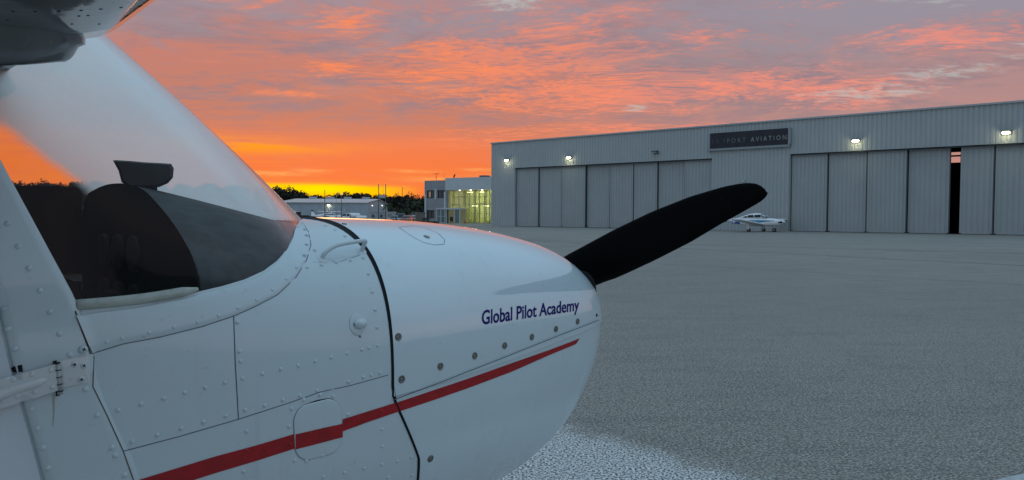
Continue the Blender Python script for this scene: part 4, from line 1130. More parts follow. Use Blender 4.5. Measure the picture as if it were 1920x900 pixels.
# roof items
def ox(px, py, y=3): return op_(px, py, y)
x, z = ox(818, 326); m_ = MB(); m_.tube([(x, 3, zT-.5), (x, 3, z+.1)], .035, 6); m_.tube([(x-.75, 3, z), (x+.75, 3, z)], .03, 6)
for q in (-.6, -.3, 0, .35, .6): m_.tube([(x+q, 2.6, z), (x+q, 3.4, z)], .02, 5)
m_.tube([(x-.4, 3, z-.65), (x+.1, 3, z-.65)], .025, 5)
m_.build('roof_antenna', BLACK, OF)
x, z = ox(832.5, 325); m_ = MB(); m_.tube([(x, 3, zT-.5), (x, 3, z)], .02, 5); m_.build('whip_antenna', BLACK, OF)
x, z = ox(852, 332); m_ = MB(); m_.dome((x, 3, z+.2), (-1, -.4, .4), .42, .12, 14); m_.tube([(x, 3, zT-.4), (x, 3, z+.2)], .05, 6); m_.build('satellite_dish', BLACK, OF)
x, z = ox(906, 332); m_ = MB(); m_.box((x, 3.5, zT+.45), (1.6, 1.4, .9), bev=.05); m_.build('rooftop_unit', mat('unit_grey', (.12, .13, .16), .7), OF)
# objects in front of the office
def ob_at(px, py): return ground(px, py)
cone = MB(); cone.box((0, 0, .02), (.38, .38, .04), bev=.01); cone.tube([(0, 0, .04), (0, 0, .72)], [.15, .03], 14)
cn = cone.build('traffic_cone', mat('cone_orange', (.75, .12, .02), .6)); tag(cn, 'small orange traffic cone standing before the lit glass hall', 'traffic cone')
q_ = o0+dO*op_(871.5, 418, -.8)[0]-nO*.8; cn.location = (q_.x, q_.y, 0)
bn = MB(); bn.box((0, 0, .72), (.55, .4, .75), bev=.06); bn.box((0, 0, 1.14), (.5, .42, .08), bev=.03); bn.tube([(-.15, 0, .01), (-.15, 0, .4)], .04, 6); bn.tube([(.15, 0, .01), (.15, 0, .4)], .04, 6)
bo = bn.build('parcel_box', mat('box_navy', (.015, .02, .05), .5)); tag(bo, 'dark blue box on legs inside the office entrance', 'drop box')
q_ = o0+dO*op_(846.5, 410, -1.2)[0]-nO*1.2; bo.location = (q_.x, q_.y, 0)
ch = MB(); ch.box((0, 0, .42), (.6, .6, .1), bev=.03); ch.box((.28, 0, .85), (.08, .6, .8), bev=.03)
for a in (-.25, .25):
    for b in (-.25, .25): ch.tube([(a, b, 0), (a, b, .4)], .025, 6)
co = ch.build('wooden_chair', mat('chair_brown', (.10, .035, .03), .6)); tag(co, 'dark reddish chair between lit glass hall and hangar corner', 'chair')
q_ = o0+dO*op_(916, 414, -.6)[0]-nO*.6; co.location = (q_.x, q_.y, 0)
be = MB(); be.box((0, 0, .5), (1.6, .5, .08), bev=.02); be.box((0, .25, .8), (1.6, .06, .4), bev=.02); be.box((-.65, 0, .23), (.1, .45, .46)); be.box((.65, 0, .23), (.1, .45, .46))
bo = be.build('park_bench', mat('bench_dark', (.03, .03, .035), .7)); tag(bo, 'low dark bench at the left corner of the pale office building', 'bench'); p = ob_at(797, 418.8); bo.location = (p.x, p.y, 0); bo.rotation_euler.z = math.atan2(dO.y, dO.x)
# planting strip, block wall
GREEN = mat('hedge_green', (.04, .06, .02), .9, var=.5, vs=2)
rnd = random.Random(3)
hd = MB(); a = ground(772, 419.0); b = ground(820, 419.6)
for i in range(1500):
    q = a.lerp(b, rnd.random()); r = Vector((rnd.uniform(-1, 1), rnd.uniform(-1, 1), rnd.uniform(.5, 1))).normalized()*.14
    e = r.cross(Vector((rnd.uniform(-1, 1), rnd.uniform(-1, 1), rnd.uniform(-1, 1)))).normalized()*.1; c = Vector((q.x+rnd.uniform(-.3, .3), q.y+rnd.uniform(-1, 1), rnd.uniform(.03, .36)))
    hd.add([c-r, c-e, c+r, c+e], [[0, 1, 2, 3]])
tag(hd.build('low_planting', GREEN), kind='stuff')
def box_thing(name, label, cat, px0, px1, pyb, h, depth, m, group=None):
    a, b = ground(px0, pyb), ground(px1, pyb); b = at_depth(px1, pyb, a.y); m_ = MB(); m_.box(((a.x+b.x)/2, a.y+depth/2, h/2), (b.x-a.x, depth, h), bev=.03)
    o = m_.build(name, m); return tag(o, label, cat, group)
bw = MB(); a = ground(779, 418.2); b = at_depth(797, 418, a.y); wd = b.x-a.x
bw.box((0, 0, .95), (wd, .25, 1.9)); bw.box((0, -.01, 1.95), (wd+.15, .38, .10)); bw.box((-wd/2+.2, -.06, 1.0), (.42, .36, 2.0))
bo = bw.build('block_wall', mat('block_brown', (.17, .15, .13), .9, var=.2, vs=2)); bo.location = ((a.x+b.x)/2, a.y, 0); tag(bo, 'short brownish block wall joining the office building', 'wall')
# chain link fence
fe = empty('chain_link_fence', ground(757, 416.3), 0, 'chain link fence behind the row of parked cars', 'fence')
fa = at_depth(729, 416, fe.location.y); fb_ = at_depth(779.5, 416, fe.location.y); L = fb_.x-fa.x
mesh_ = MB(); npo = 9
for i in range(npo): 
    m_ = MB(); x = fa.x-fe.location.x+L*i/(npo-1); m_.tube([(x, 0, 0), (x, 0, 2.05)], .05, 6); m_.build('fence_post', mat('galvanised', (.35, .36, .36), .5, metal=.5), fe)
x0_ = fa.x-fe.location.x
for i in range(70):
    x = x0_+L*i/70
    for sg in (1, -1): mesh_.tube([(x, .03, .1 if sg > 0 else 1.9), (x+.9, .03, 1.9 if sg > 0 else .1)], .009, 3, cap=False)
mesh_.tube([(x0_, .03, 1.98), (x0_+L, .03, 1.98)], .03, 5)
mesh_.build('wire_mesh', MATS['galvanised'], fe)

# ---------------------------------------------------------------- PALE METAL SHED
SH = empty('metal_shed', (-48.7, 190, 0), 0, 'long low pale metal shed with gabled roof in front of the tree line', 'shed')
SHW = mat('shed_wall', (.36, .42, .47), .6, var=.08, vs=.4); SHR = mat('shed_roof', (.55, .50, .48), .5, var=.06, vs=.3)
ze = 2.9+1.52; zr = 5.65; hx = 11.3; dp = 33
m_ = MB(); corr(m_, -hx, hx, 0, ze, 0, pitch=.6)
m_.add([(hx, 0, 0), (hx, dp, 0), (hx, dp, ze), (hx, dp/2, zr), (hx, 0, ze)], [[0, 1, 2, 3, 4]]); m_.add([(-hx, 0, 0), (-hx, dp, 0), (-hx, dp, ze), (-hx, dp/2, zr), (-hx, 0, ze)], [[0, 1, 2, 3, 4]])
m_.add([(-hx, dp, 0), (hx, dp, 0), (hx, dp, ze), (-hx, dp, ze)], [[0, 1, 2, 3]])
m_.build('wall', SHW, SH)
m_ = MB(); 
for (ya, za, yb, zb2) in ((-.3, ze, dp/2, zr+.03), (dp+.3, ze, dp/2, zr+.03)):
    m_.add([(-hx-.3, ya, za), (hx+.3, ya, za), (hx+.3, yb, zb2), (-hx-.3, yb, zb2), (-hx-.3, ya, za+.18), (hx+.3, ya, za+.18), (hx+.3, yb, zb2+.18), (-hx-.3, yb, zb2+.18)], [[0, 1, 2, 3], [4, 5, 6, 7], [0, 1, 5, 4], [1, 2, 6, 5], [3, 0, 4, 7]])
sro = m_.build('roof', SHR, SH)
for px in (587, 620, 652, 686):
    p = at_depth(px, 376, 190+dp/2); m_ = MB(); m_.box((p.x+48.7, dp/2, zr+.42), (1.9, 1.4, .6), bev=.05); m_.build('ridge_vent', mat('vent_grey', (.40, .42, .46), .6), sro)
p = at_depth(617, 384.5, 190); wall_lamp(SH, p.x+48.7, p.z-.1, w=.9, power=70)
for px in (692.5, 707.5):
    p = at_depth(px, 385.5, 197 if px < 700 else 212); m_ = MB(); m_.box((hx+.2, p.y-190, p.z), (.3, .36, .3), bev=.05); m_.build('gable_lamp', mat('gable_lens', (1, 1, 1), .5, emit=(1, .97, .9), es=1.3), SH)

def porta(name, px0, px1, pyt, Y, depth, m, label, wins):
    a = at_depth(px0, pyt, Y); b = at_depth(px1, pyt, Y)
    e = empty(name, ((a.x+b.x)/2, Y, 0), 0, label, 'cabin'); h = a.z; w = b.x-a.x
    k = MB(); k.box((0, depth/2, h/2+.05), (w, depth, h-.1), bev=.03); k.build('wall', m, e)
    k = MB(); k.box((0, depth/2, h+.03), (w+.2, depth+.2, .1)); k.build('roof', HTRIM, e)
    for (px, py, ww, hh2) in wins:
        p = at_depth(px, py, Y); k = MB(); k.box((p.x-e.location.x, -.02, p.z), (ww, .06, hh2)); wo_ = k.build('window', mat('cabin_win_frame', (.16, .18, .2), .5), e)
        k = MB(); k.box((p.x-e.location.x, -.06, p.z), (ww-.12, .02, hh2-.12)); k.build('pane', OGL, wo_)
porta('site_cabin', 693.5, 724, 397.8, 166, 5, mat('cabin_grey', (.34, .37, .40), .7, var=.06, vs=1), 'small grey cabin with two dark windows beside the shed gable', [(699.5, 405, .6, .7), (715, 405, .6, .7)])
porta('site_cabin', 725, 737, 397.6, 161, 4, mat('cabin_cream', (.40, .42, .38), .7, var=.06, vs=1), 'narrow cream cabin just right of the twin poles', [(729, 404, .3, .7), (733.5, 404, .25, .5)])

# ---------------------------------------------------------------- POLES
GREYP = mat('pole_grey', (.12, .13, .14), .6)
gt = empty('twin_pole_sign', ground(716.3, 416), 0, 'tall twin-pole frame holding a small board', 'sign frame'); Yg = gt.location.y
for px in (709.8, 723):
    a = at_depth(px, 345.5, Yg); m_ = MB(); m_.tube([(a.x-gt.location.x, 0, 0), (a.x-gt.location.x, 0, a.z)], .085, 8); m_.build('pole', GREYP, gt)
a = at_depth(709.8, 365.8, Yg); b = at_depth(723, 371.5, Yg); m_ = MB(); m_.box(((a.x+b.x)/2-gt.location.x, -.05, (a.z+b.z)/2), (b.x-a.x-.2, .12, a.z-b.z), bev=.02); m_.build('board', mat('board_grey', (.42, .42, .45), .6), gt)
for px in (714.3, 716.5, 719):
    a = at_depth(px, 346, Yg); m_ = MB(); m_.tube([(a.x-gt.location.x, 0, a.z), (a.x-gt.location.x, 0, a.z-2.2)], .012, 4); m_.build('guy_wire', GREYP, gt)
def pole(name, label, px, pyt, Y, arm=None, head=False, r=.07, m=GREYP, on=False):
    p = at_depth(px, pyt, Y); e = empty(name, (p.x, Y, 0), 0, label, 'lamp post' if head else 'pole')
    k = MB(); k.tube([(0, 0, 0), (0, 0, p.z)], [r*1.2, r*.8], 8); k.build('pole', m, e)
    if arm:
        k = MB(); k.tube([(0, 0, p.z-.4), (arm*.3, 0, p.z+.15), (arm, 0, p.z+.45)], .04, 6); k.build('arm', m, e)
    if head:
        k = MB(); k.box((arm or .15, 0, p.z+(.45 if arm else 0)), (.42, .3, .14), bev=.05); k.build('lamp_head', mat('head_pale', (.6, .6, .6), .5, emit=(1, .8, .55), es=.8 if on else .15), e)
pole('mast', 'thin dark mast standing before the left half of the pale shed', 609, 356, 155, r=.08, m=BLACK)
pole('street_lamp', 'thin pale lamp post with curved arm before the shed roof', 630.5, 363, 158, arm=1.0, r=.05, m=mat('pole_pale', (.35, .33, .30), .6))
pole('street_lamp', 'dark lamp post with small bright head in front of the shed', 640, 364, 150, head=True, r=.08, on=True)
pole('street_lamp', 'distant lamp post rising above the tree line near the office', 754.3, 352, 300, arm=.9, head=True, r=.12, on=True, m=BLACK)

# ---------------------------------------------------------------- TREES
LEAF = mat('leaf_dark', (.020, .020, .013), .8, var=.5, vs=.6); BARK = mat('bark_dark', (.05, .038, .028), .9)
def crown_mesh(rn, h, w, n, leaf):
    m_ = MB(); cl = []
    nc = 26
    for i in range(nc):
        z = h*(.12+.84*rn.random()**.8); rr = w*math.sqrt(max(.05, 1-((z/h-.45)/.62)**2))
        a = rn.random()*6.283; q = rr*math.sqrt(rn.random())*.85
        cl.append((Vector((math.cos(a)*q, math.sin(a)*q, z)), w*rn.uniform(.22, .42)))
    for i in range(n):
        c, r = rn.choice(cl)
        v = Vector((rn.gauss(0, 1), rn.gauss(0, 1), rn.gauss(0, .8))).normalized()*r*rn.uniform(.55, 1.08)
        p = c+v; t = Vector((rn.uniform(-1, 1), rn.uniform(-1, 1), rn.uniform(-1, 1))).normalized()*leaf*rn.uniform(.6, 1.3)
        s = t.cross(Vector((rn.uniform(-1, 1), rn.uniform(-1, 1), rn.uniform(-1, 1)))).normalized()*leaf*.6
        m_.add([p-t, p-s, p+t, p+s], [[0, 1, 2, 3]])
    return m_, cl
protos = []
for k in range(5):
    rn = random.Random(20+k); h = 10.0
    t = empty('broadleaf_tree', (0, 0, 0))
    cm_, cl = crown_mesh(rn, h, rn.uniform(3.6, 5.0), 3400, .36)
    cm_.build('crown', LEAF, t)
    tk_ = MB(); tk_.tube([(0, 0, -.1), (.1, 0, 3), (-.1, .1, 7)], [.3, .22, .08], 8)
    for c, r in cl[:9]: tk_.tube([(0, 0, min(3+c.z*.25, c.z*.7)), c*.6+Vector((0, 0, c.z*.25)), c], [.10, .06, .02], 5)
    tk_.build('trunk', BARK, t); protos.append(t)
LT = 'dark broadleaf tree in the tree line beyond the airfield'
GT = 'dark trees of the far tree line'
prof = [(-700, 350), (-200, 346), (0, 342), (140, 343), (300, 345), (420, 348), (480, 350), (505, 346), (519, 354), (531, 360), (545, 353), (558, 354), (572, 363), (585, 366), (600, 363), (622, 366), (645, 362), (665, 360), (685, 365), (705, 364), (740, 364), (760, 368), (775, 364), (800, 366), (950, 368)]
px = -690; i = 0; used = [False]*5
rn = random.Random(5)
while px < 830:
    for row in (0, 1, 2):
        Y = 262+row*14+rn.uniform(-4, 4); pp_ = px+row*9+rn.uniform(-4, 4)
        top_y = interp(pp_, prof)+rn.uniform(1.0, 4.5)+row*1.5
        H_ = at_depth(pp_, top_y, Y).z
        k = rn.randrange(5)
        if not used[k]: t = protos[k]; used[k] = True
        else: t = copy_tree(protos[k])
        t.location = (at_depth(pp_, 400, Y).x, Y, 0); s = H_/10.0
        t.scale = (s*rn.uniform(.95, 1.25), s*rn.uniform(.9, 1.1), s); t.rotation_euler.z = rn.random()*6.28
        t.name = 'broadleaf_tree'
        tag(t, LT, 'tree', GT)
    px += rn.uniform(24, 32) if px > 440 else rn.uniform(44, 64); i += 1
for k in range(5):
    if not used[k]:
        for c in list(protos[k].children): bpy.data.objects.remove(c)
        bpy.data.objects.remove(protos[k])
# undergrowth filling the foot of the tree line
ug = MB(); rn = random.Random(9)
for i in range(9000):
    x = rn.uniform(-300, -20); y = rn.uniform(240, 254); z = abs(rn.gauss(0, 2.0))
    t = Vector((rn.uniform(-1, 1), rn.uniform(-1, 1), rn.uniform(-1, 1))).normalized()*.8; s = t.cross(Vector((rn.uniform(-1, 1), 1, rn.uniform(-1, 1)))).normalized()*.5
    c = Vector((x, y, z+.2)); ug.add([c-t, c-s, c+t, c+s], [[0, 1, 2, 3]])
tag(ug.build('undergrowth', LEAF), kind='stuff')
def palm(px, pyc, Y, label, rad):
    p = at_depth(px, pyc, Y); e = empty('palm_tree', (p.x, Y, 0), 0, label, 'palm tree')
    m_ = MB(); m_.tube([(0, 0, 0), (.05, 0, p.z*.5), (0, 0, p.z)], [.2, .16, .14], 8); m_.build('trunk', BARK, e)
    m_ = MB(); rn = random.Random(int(px))
    for i in range(34):
        a = rn.random()*6.283; up = rn.uniform(-.25, 1.2); L = rad*rn.uniform(.8, 1.15); pts = []
        for j in range(6):
            t = j/5; r_2 = L*t*math.cos(min(1.2, up)*(1-t*.5)); z = p.z+L*(math.sin(up)*t-.75*t*t)
            pts.append(Vector((math.cos(a)*r_2, math.sin(a)*r_2, z)))
        w_ = .2
        for j in range(5):
            d = (pts[j+1]-pts[j]); s = Vector((-math.sin(a), math.cos(a), 0))*w_
            for sg in (1, -1):
                for kk in (0, .5):
                    b0 = pts[j]+d*kk; m_.add([b0, b0+d*.35, b0+d*.6+s*sg*1.6-Vector((0, 0, .18))], [[0, 1, 2]])
    m_.build('crown', GREEN, e)
palm(727.5, 384.5, 175, 'small palm tree between the twin poles and tree line', 1.35)
palm(782, 380, 152, 'palm tree left of the office building', 1.25)
def shrub(px, Y, h, w, label):
    e = empty('shrub', (at_depth(px, 400, Y).x, Y, 0), 0, label, 'shrub'); rn = random.Random(int(px)); m_, cl = crown_mesh(rn, h, w, 700, .14); m_.build('crown', GREEN, e)
    k = MB()
    for c, r in cl[:8]: k.tube([(0, 0, 0), c], [.06, .02], 5)
    k.build('trunk', BARK, e)
shrub(763, 148, 2.6, 1.5, 'sparse shrub behind the red parked car')
shrub(752, 150, 2.0, 1.2, 'low round shrub behind the silver parked cars')

# ---------------------------------------------------------------- CARS
TYRE = RUBB; HUBC = mat('hub_grey', (.35, .35, .36), .4, metal=.6)
def car(px, py, ang, colr, label, name='parked_car', suv=False):
    p = ground(px, py); e = empty(name, p, R(ang), label, 'car', 'cars parked beside the office building')
    h = 1.75 if suv else 1.45
    body = [(-2.2, .35), (-2.25, .75), (-2.1, .95), (-1.3, 1.0), (1.0, .95), (1.9, .82), (2.2, .65), (2.2, .35)]
    cab = [(-1.9, .97), (-1.45, h), (.25, h), (1.1, .95)] if not suv else [(-2.1, .97), (-1.9, h), (.4, h), (1.1, .95)]
    def extr(m_, prof_, w0, w1=None, mi=0):
        w1 = w1 or w0; n = len(prof_); zt = max(q[1] for q in prof_); zb3 = min(q[1] for q in prof_)
        def ww(z): return w0+(w1-w0)*(z-zb3)/(zt-zb3)
        vs = [(a, -ww(b), b) for a, b in prof_]+[(a, ww(b), b) for a, b in prof_]
        m_.add(vs, [list(range(n)), list(range(2*n-1, n-1, -1))]+[[i, (i+1) % n, n+(i+1) % n, n+i] for i in range(n)], mi)
    m_ = MB(); extr(m_, body, .88, .84); extr(m_, [(a*.97-.02, b+.02 if b < 1.2 else b) for a, b in cab], .80, .62)
    m_.build('body', mat('car_'+label.split()[0], colr, .3, coat=.8), e)
    m_ = MB(); c2 = [(cab[0][0]+.25, 1.02), (cab[1][0]+.12, h-.08), (cab[2][0]-.12, h-.08), (cab[3][0]-.3, 1.02)]; extr(m_, c2, .815, .65)
    wv = [(cab[2][0]+.04, -.58, h-.06), (cab[2][0]+.04, .58, h-.06), (cab[3][0]-.02, .72, 1.0), (cab[3][0]-.02, -.72, 1.0)]; m_.add(wv, [[0, 1, 2, 3]])
    m_.build('window', DARKGL, e)
    for x in (-1.35, 1.35):
        for y in (-.82, .82):
            k = MB(); k.tube([(x, y-.1, .33), (x, y+.1, .33)], .33, 18); w_ = k.build('wheel', TYRE, e)
            k = MB(); k.tube([(x, y-.112, .33), (x, y+.112, .33)], .19, 12); k.build('rim', HUBC, w_)
    for y in (-.62, .62):
        k = MB(); k.box((2.17, y, .68), (.08, .3, .14), bev=.02); k.build('headlight', mat('headlight_glass', (.6, .6, .6), .2), e)
        k = MB(); k.box((-2.22, y, .80), (.08, .26, .16), bev=.02); k.build('tail_light', mat('tail_red', (.3, .01, .01), .3), e)
    return e
car(741, 417.0, -100, (.06, .07, .08), 'dark grey parked car nearest the cream cabin')
car(752.5, 417.2, -80, (.30, .33, .35), 'silver parked car between dark grey and red ones', suv=True)
car(763.5, 417.4, -95, (.22, .03, .025), 'red parked car in the middle of the row')
car(772.5, 417.0, -85, (.36, .40, .43), 'pale blue-grey parked car beside the block wall')

# ---------------------------------------------------------------- SMALL AIRCRAFT
def loft(stn, n=20, e=.75):
    rows = []
    for x, w, zb4, zt in stn:
        c, h = (zt+zb4)/2, (zt-zb4)/2
        rows.append([(x, w*sgnpow(math.cos(2*math.pi*k/n), e), c+h*sgnpow(math.sin(2*math.pi*k/n), e)) for k in range(n)])
    return rows
def wingm(m_, root_le, root_ch, span, tip_ch, z0, dih, thk=.13, sweep=.1, sides=(1, -1)):
    for sg in sides:
        rows = []
        for t in (0, .25, .5, .75, .97, 1.0):
            ch = root_ch+(tip_ch-root_ch)*t; k = .5 if t == 1 else 1
            rows.append([(root_le-sweep*t-x*ch*(1 if t < 1 else .9)-.03*(t == 1), sg*(span*t), z0+dih*t+z*ch*(thk/.12)*k) for x, z in AF])
        m_.grid(rows, close=True); o = len(m_.v)-len(AF); m_.face(list(range(o, o+len(AF))))
def add_prism(m_, pts, y0, y1, mi=0):
    n = len(pts); m_.add([(a, y0, b) for a, b in pts]+[(a, y1, b) for a, b in pts], [list(range(n)), list(range(2*n-1, n-1, -1))]+[[i, (i+1) % n, n+(i+1) % n, n+i] for i in range(n)], mi)
WH2 = mat('distant_white_paint', (.82, .84, .86), .35, coat=.5, var=.04, vs=2)
TEAL = mat('stripe_teal', (.02, .20, .32), .4); GRN = mat('tail_green', (.01, .20, .12), .4); BLU = mat('tail_blue', (.01, .06, .28), .4)
def low_wing(loc, heading, label, detailed=True, twin=False):
    e = empty('low_wing_airplane', loc, heading, label, 'airplane')
    st_ = [(2.35, .10, .92, 1.12), (2.30, .26, .80, 1.20), (2.05, .40, .66, 1.28), (1.5, .50, .60, 1.34), (.95, .56, .57, 1.38), (.2, .58, .55, 1.38), (-1.2, .56, .58, 1.38), (-1.9, .46, .66, 1.36), (-3.0, .28, .82, 1.25), (-4.2, .12, .98, 1.15), (-4.75, .03, 1.02, 1.1)]
    m_ = MB(); m_.grid(loft(st_), close=True); o = len(m_.v)-20; m_.face(list(range(o, o+20))); m_.face(list(range(20)))
    cab = [(.98, .40, 1.30, 1.36), (.62, .50, 1.30, 1.62), (.25, .50, 1.30, 1.83), (-.3, .49, 1.30, 1.87), (-1.0, .46, 1.30, 1.78), (-1.7, .36, 1.30, 1.56), (-2.4, .2, 1.25, 1.36)]
    m_.grid(loft(cab, 20, .6), close=True)
    m_.build('fuselage', WH2, e)
    for sg in (-1, 1):
        for (xa, xb, za, zb5) in ([(.32, -.30, 1.43, 1.72), (-.42, -1.02, 1.42, 1.69), (-1.12, -1.5, 1.42, 1.56)] if not twin else [(.5, .1, 1.43, 1.68), (0, -.4, 1.43, 1.68), (-.5, -.9, 1.42, 1.66), (-1.0, -1.35, 1.42, 1.6)]):
            k = MB(); add_prism(k, [(xa+.06, za), (xa-.03, zb5), (xb, zb5-.04), (xb-.03, za)], sg*.455, sg*(.512 if xa > -.4 else .49 if xa > -1.1 else .44)); k.build('window', DARKGL, e)
    k = MB(); k.grid([[(1.0, y, 1.37) for y in (-.36, -.18, 0, .18, .36)], [(.62, y*1.15, 1.64-abs(y)*.18) for y in (-.40, -.2, 0, .2, .40)], [(.30, y*1.1, 1.84-abs(y)*.2) for y in (-.38, -.18, 0, .18, .38)]])
    k.grid([[(1.0, -.37, 1.37), (.93, -.47, 1.37), (.55, -.53, 1.40)], [(.60, -.46, 1.60), (.58, -.50, 1.56), (.42, -.53, 1.50)], [(.31, -.42, 1.78), (.33, -.48, 1.70), (.36, -.52, 1.62)]])
    k.build('windshield', mat('far_windshield', (.12, .14, .13), .12, spec=.8), e)
    if detailed:
        k = MB(); 
        for sg in (-1, 1):
            pts_ = [(2.2, .27, 1.10, 1.13), (1.5, .512, 1.08, 1.14), (.95, .565, 1.02, 1.15), (.5, .583, .94, 1.16), (.0, .588, .92, 1.16), (-.6, .582, 1.0, 1.16), (-1.3, .56, 1.08, 1.15)]
            k.grid([[(a, sg*(b+.012), c), (a, sg*(b+.012), d)] for a, b, c, d in pts_])
        k.build('stripe', TEAL, e)
        k = MB()
        for sg in (-1, 1):
            pts_ = [(-1.9, .47, .74, .98), (-2.5, .40, .78, 1.02), (-3.1, .29, .86, 1.08), (-3.7, .21, .92, 1.12)]
            k.grid([[(a, sg*(b+.02), c), (a, sg*(b+.02), d)] for a, b, c, d in pts_])
        k.build('tail_band', [BLU], e)
        k = MB()
        for sg in (-1, 1):
            pts_ = [(-3.2, .28, .87, 1.12), (-3.9, .18, .94, 1.13), (-4.5, .08, 1.0, 1.12)]
            k.grid([[(a, sg*(b+.022), c), (a, sg*(b+.022), d)] for a, b, c, d in pts_])
        k.build('tail_band', [GRN], e)
        vs, fs = text_mesh('N18', .02); k = MB(); a0 = min(v[0] for v in vs)
        k.add([(-3.35+(v[0]-a0)*.55, -.475+(v[0]-a0)*-.085+.12, .88+v[1]*.30) for v in vs], fs); k.build('registration', WH2, e)
    m_ = MB(); wingm(m_, .75, 1.75, 4.9, 1.2, .70, .55, thk=.14, sweep=.25); m_.build('wing', WH2, e)
    m_ = MB(); add_prism(m_, [(-3.7, 1.12), (-4.4, 2.15), (-4.85, 2.15), (-4.9, 1.05)], -.04, .04); m_.build('tail_fin', [GRN if detailed else WH2], e)
    m_ = MB(); wingm(m_, -4.0, .85, 1.7, .7, 1.12, 0, thk=.08, sweep=.15); m_.build('tailplane', WH2, e)
    for (x, y) in ((1.55, 0), (-.35, -1.52), (-.35, 1.52)):
        k = MB(); k.tube([(x, y-.09, .2), (x, y-.06, .2), (x, y+.06, .2), (x, y+.09, .2)], [.13, .2, .2, .13], 18); w_ = k.build('wheel', TYRE, e)
        k = MB(); k.tube([(x, y-.095, .2), (x, y+.095, .2)], .08, 10); k.build('hub', HUBC, w_)
        k = MB(); k.tube([(x, y+.12, .2), (x, y+.10, .45), (x, y, .80)], [.03, .035, .055], 8)
        if y: add_prism(k, [(x+.15, .28), (x+.15, .75), (x-.15, .75), (x-.15, .28)], y-.14, y-.12)
        k.build('gear_leg', WH2, e)
    if not twin:
        k = MB(); k.tube([(2.30, 0, 1.03), (2.45, 0, 1.03), (2.62, 0, 1.03), (2.72, 0, 1.03)], [.15, .14, .08, .01], 14); k.build('spinner', WH2, e)
        k = MB(); 
        for sg in (-1, 1): k.box((2.39, sg*.47, 1.03+sg*.06), (.04, .9, .13), bev=.018)
        ko = k.build('propeller', BLACK, e); k.v = k.v
        k = MB(); 
        for sg in (-1, 1): k.box((2.32, sg*.19, 1.04), (.06, .17, .12), bev=.02)
        k.build('air_inlet', GAP, e)
    else:
        for sg in (-1, 1):
            k = MB(); k.grid(loft([(1.6, .12, .80, 1.04), (1.5, .26, .68, 1.14), (.9, .32, .62, 1.18), (-.4, .2, .7, 1.0), (-1.2, .03, .78, .84)], 14), close=True)
            k.v = [(v[0], v[1]+sg*1.75, v[2]) for v in k.v]; k.build('engine_nacelle', WH2, e)
            k = MB(); k.tube([(1.62, sg*1.75, .92), (1.9, sg*1.75, .92)], [.13, .01], 10); add_prism(k, [(1.68, .2), (1.70, 1.65), (1.66, 1.65), (1.64, .2)], sg*1.75-.05, sg*1.75+.05); k.build('propeller', BLACK, e)
    return e
cpos = ground(1424, 434.6)
low_wing((cpos.x, cpos.y, 0), R(-46), 'small white and teal low-wing airplane parked by the hangar doors')
ap_ = at_depth(1398, 405, cpos.y)
low_wing((at_depth(622, 412, 168).x, 168, 0), R(-8), 'white twin-engine airplane parked left among vehicles before the shed', detailed=False, twin=True)
def high_wing(loc, heading, label):
    e = empty('high_wing_airplane', loc, heading, label, 'airplane')
    m_ = MB(); m_.grid(loft([(1.7, .1, 1.0, 1.2), (1.6, .35, .75, 1.35), (.7, .5, .65, 1.5), (.0, .53, .62, 1.98), (-1.2, .52, .65, 2.0), (-2.2, .36, .75, 1.6), (-4.5, .12, 1.0, 1.25), (-5.1, .03, 1.1, 1.15)]), close=True); m_.build('fuselage', WH2, e)
    for sg in (-1, 1):
        for a, b in ((.1, -.5), (-.6, -1.2)):
            k = MB(); add_prism(k, [(a+.15, 1.5), (a, 1.88), (b, 1.88), (b, 1.5)], sg*.40, sg*.55); k.build('window', DARKGL, e)
        k = MB(); k.tube([(-.2, sg*.5, .8), (-.3, sg*2.4, 2.0)], .04, 6); k.build('wing_strut', WH2, e)
    m_ = MB(); wingm(m_, .3, 1.6, 5.4, 1.1, 2.05, .1); m_.build('wing', WH2, e)
    m_ = MB(); add_prism(m_, [(-4.0, 1.2), (-4.8, 2.5), (-5.3, 2.5), (-5.2, 1.1)], -.04, .04); m_.build('tail_fin', [mat('fin_dark', (.03, .03, .05), .5)], e)
    m_ = MB(); wingm(m_, -4.3, .9, 1.7, .6, 1.2, 0, thk=.08); m_.build('tailplane', WH2, e)
    for (x, y) in ((.9, 0), (-.8, -1.2), (-.8, 1.2)):
        k = MB(); k.tube([(x, y-.07, .2), (x, y+.07, .2)], .2, 14); k.build('wheel', TYRE, e); k = MB(); k.tube([(x, y, .2), (x, y*.4, .8)], .035, 6); k.build('gear_leg', WH2, e)
    k = MB(); k.tube([(1.68, 0, 1.1), (1.95, 0, 1.1)], [.14, .01], 10); add_prism(k, [(1.72, .2), (1.74, 2.0), (1.70, 2.0), (1.68, .2)], -.05, .05); k.build('propeller', BLACK, e)
p = at_depth(621, 408, 176); high_wing((p.x, 176, 0), R(-15), 'white high-wing airplane behind the twin-engine one near the shed')
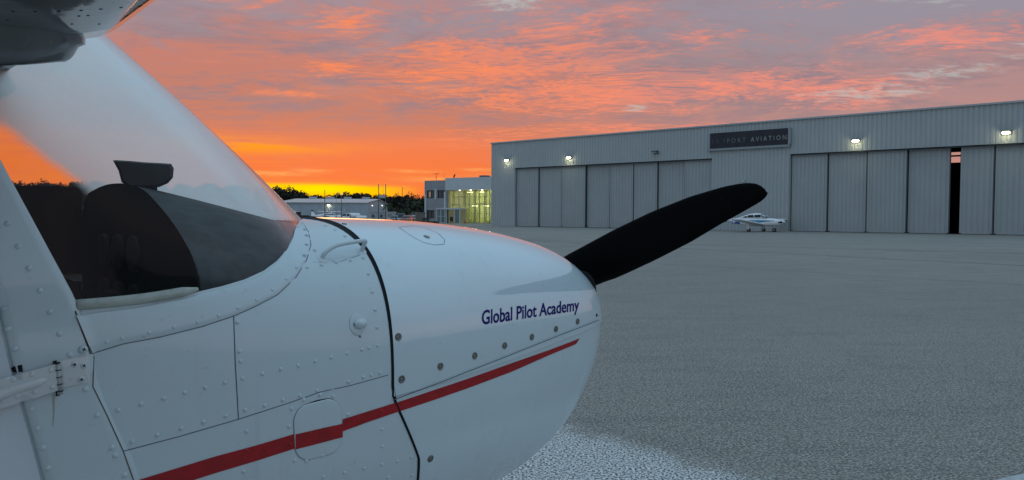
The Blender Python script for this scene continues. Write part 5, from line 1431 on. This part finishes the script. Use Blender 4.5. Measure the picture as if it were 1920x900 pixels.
# vehicles by the shed
def truck(px, Y, ang, label, kind, cat='truck'):
    p = at_depth(px, 408, Y); e = empty('airfield_truck' if kind != 'trailer' else 'tank_trailer', (p.x, Y, 0), R(ang), label, cat); e.scale = (.72,)*3 if kind != 'flat' else (.9,)*3
    wp = MATS['distant_white_paint']; dk = mat('chassis_dark', (.03, .025, .022), .8)
    if kind != 'trailer':
        k = MB(); add_prism(k, [(1.0, .55), (1.0, 2.45), (2.2, 2.45), (2.65, 1.55), (3.3, 1.40), (3.35, .55)], -1.0, 1.0); k.build('cab', wp, e)
        for sg in (-1, 1):
            k = MB(); add_prism(k, [(1.25, 1.6), (1.3, 2.25), (2.1, 2.25), (2.45, 1.6)], sg*.95, sg*1.02); k.build('window', DARKGL, e)
        k = MB(); k.add([(2.25, -.9, 2.38), (2.25, .9, 2.38), (2.69, .9, 1.60), (2.69, -.9, 1.60)], [[0, 1, 2, 3]]); k.build('windshield', DARKGL, e)
    k = MB(); k.box((-.6 if kind != 'trailer' else 0, 0, .72), (6.6 if kind != 'trailer' else 3.2, 1.5, .25)); 
    if kind == 'flat': k.box((-1.4, 0, 1.15), (4.3, 2.0, .5)); k.box((.75, 0, 1.6), (.3, 1.9, 1.4))
    k.build('chassis', dk, e)
    if kind == 'tank':
        k = MB(); k.tube([(-3.6, 0, 1.65), (-3.4, 0, 1.65), (.5, 0, 1.65), (.7, 0, 1.65)], [.7, .92, .92, .7], 20); k.build('tank', wp, e)
        k = MB(); k.box((.82, 0, 1.5), (.3, 1.9, 1.5)); k.build('pump_cabinet', dk, e)
    if kind == 'trailer':
        k = MB(); k.tube([(-1.5, 0, 1.2), (-1.35, 0, 1.2), (1.35, 0, 1.2), (1.5, 0, 1.2)], [.4, .55, .55, .4], 18); k.build('tank', wp, e)
    for x in ((-2.6, 2.3) if kind != 'trailer' else (-.9, .9)):
        for y in (-.9, .9):
            k = MB(); k.tube([(x, y-.14, .45), (x, y+.14, .45)], .45, 16); k.build('wheel', TYRE, e)
truck(565, 172, 168, 'white flatbed truck at the left end of the shed', 'flat')
truck(657, 170, 232, 'white tank truck with dark cabinet before the shed', 'tank')
truck(678, 158, 10, 'small white tank trailer left of the grey cabin', 'trailer', 'trailer')
p = at_depth(588, 400, 180)
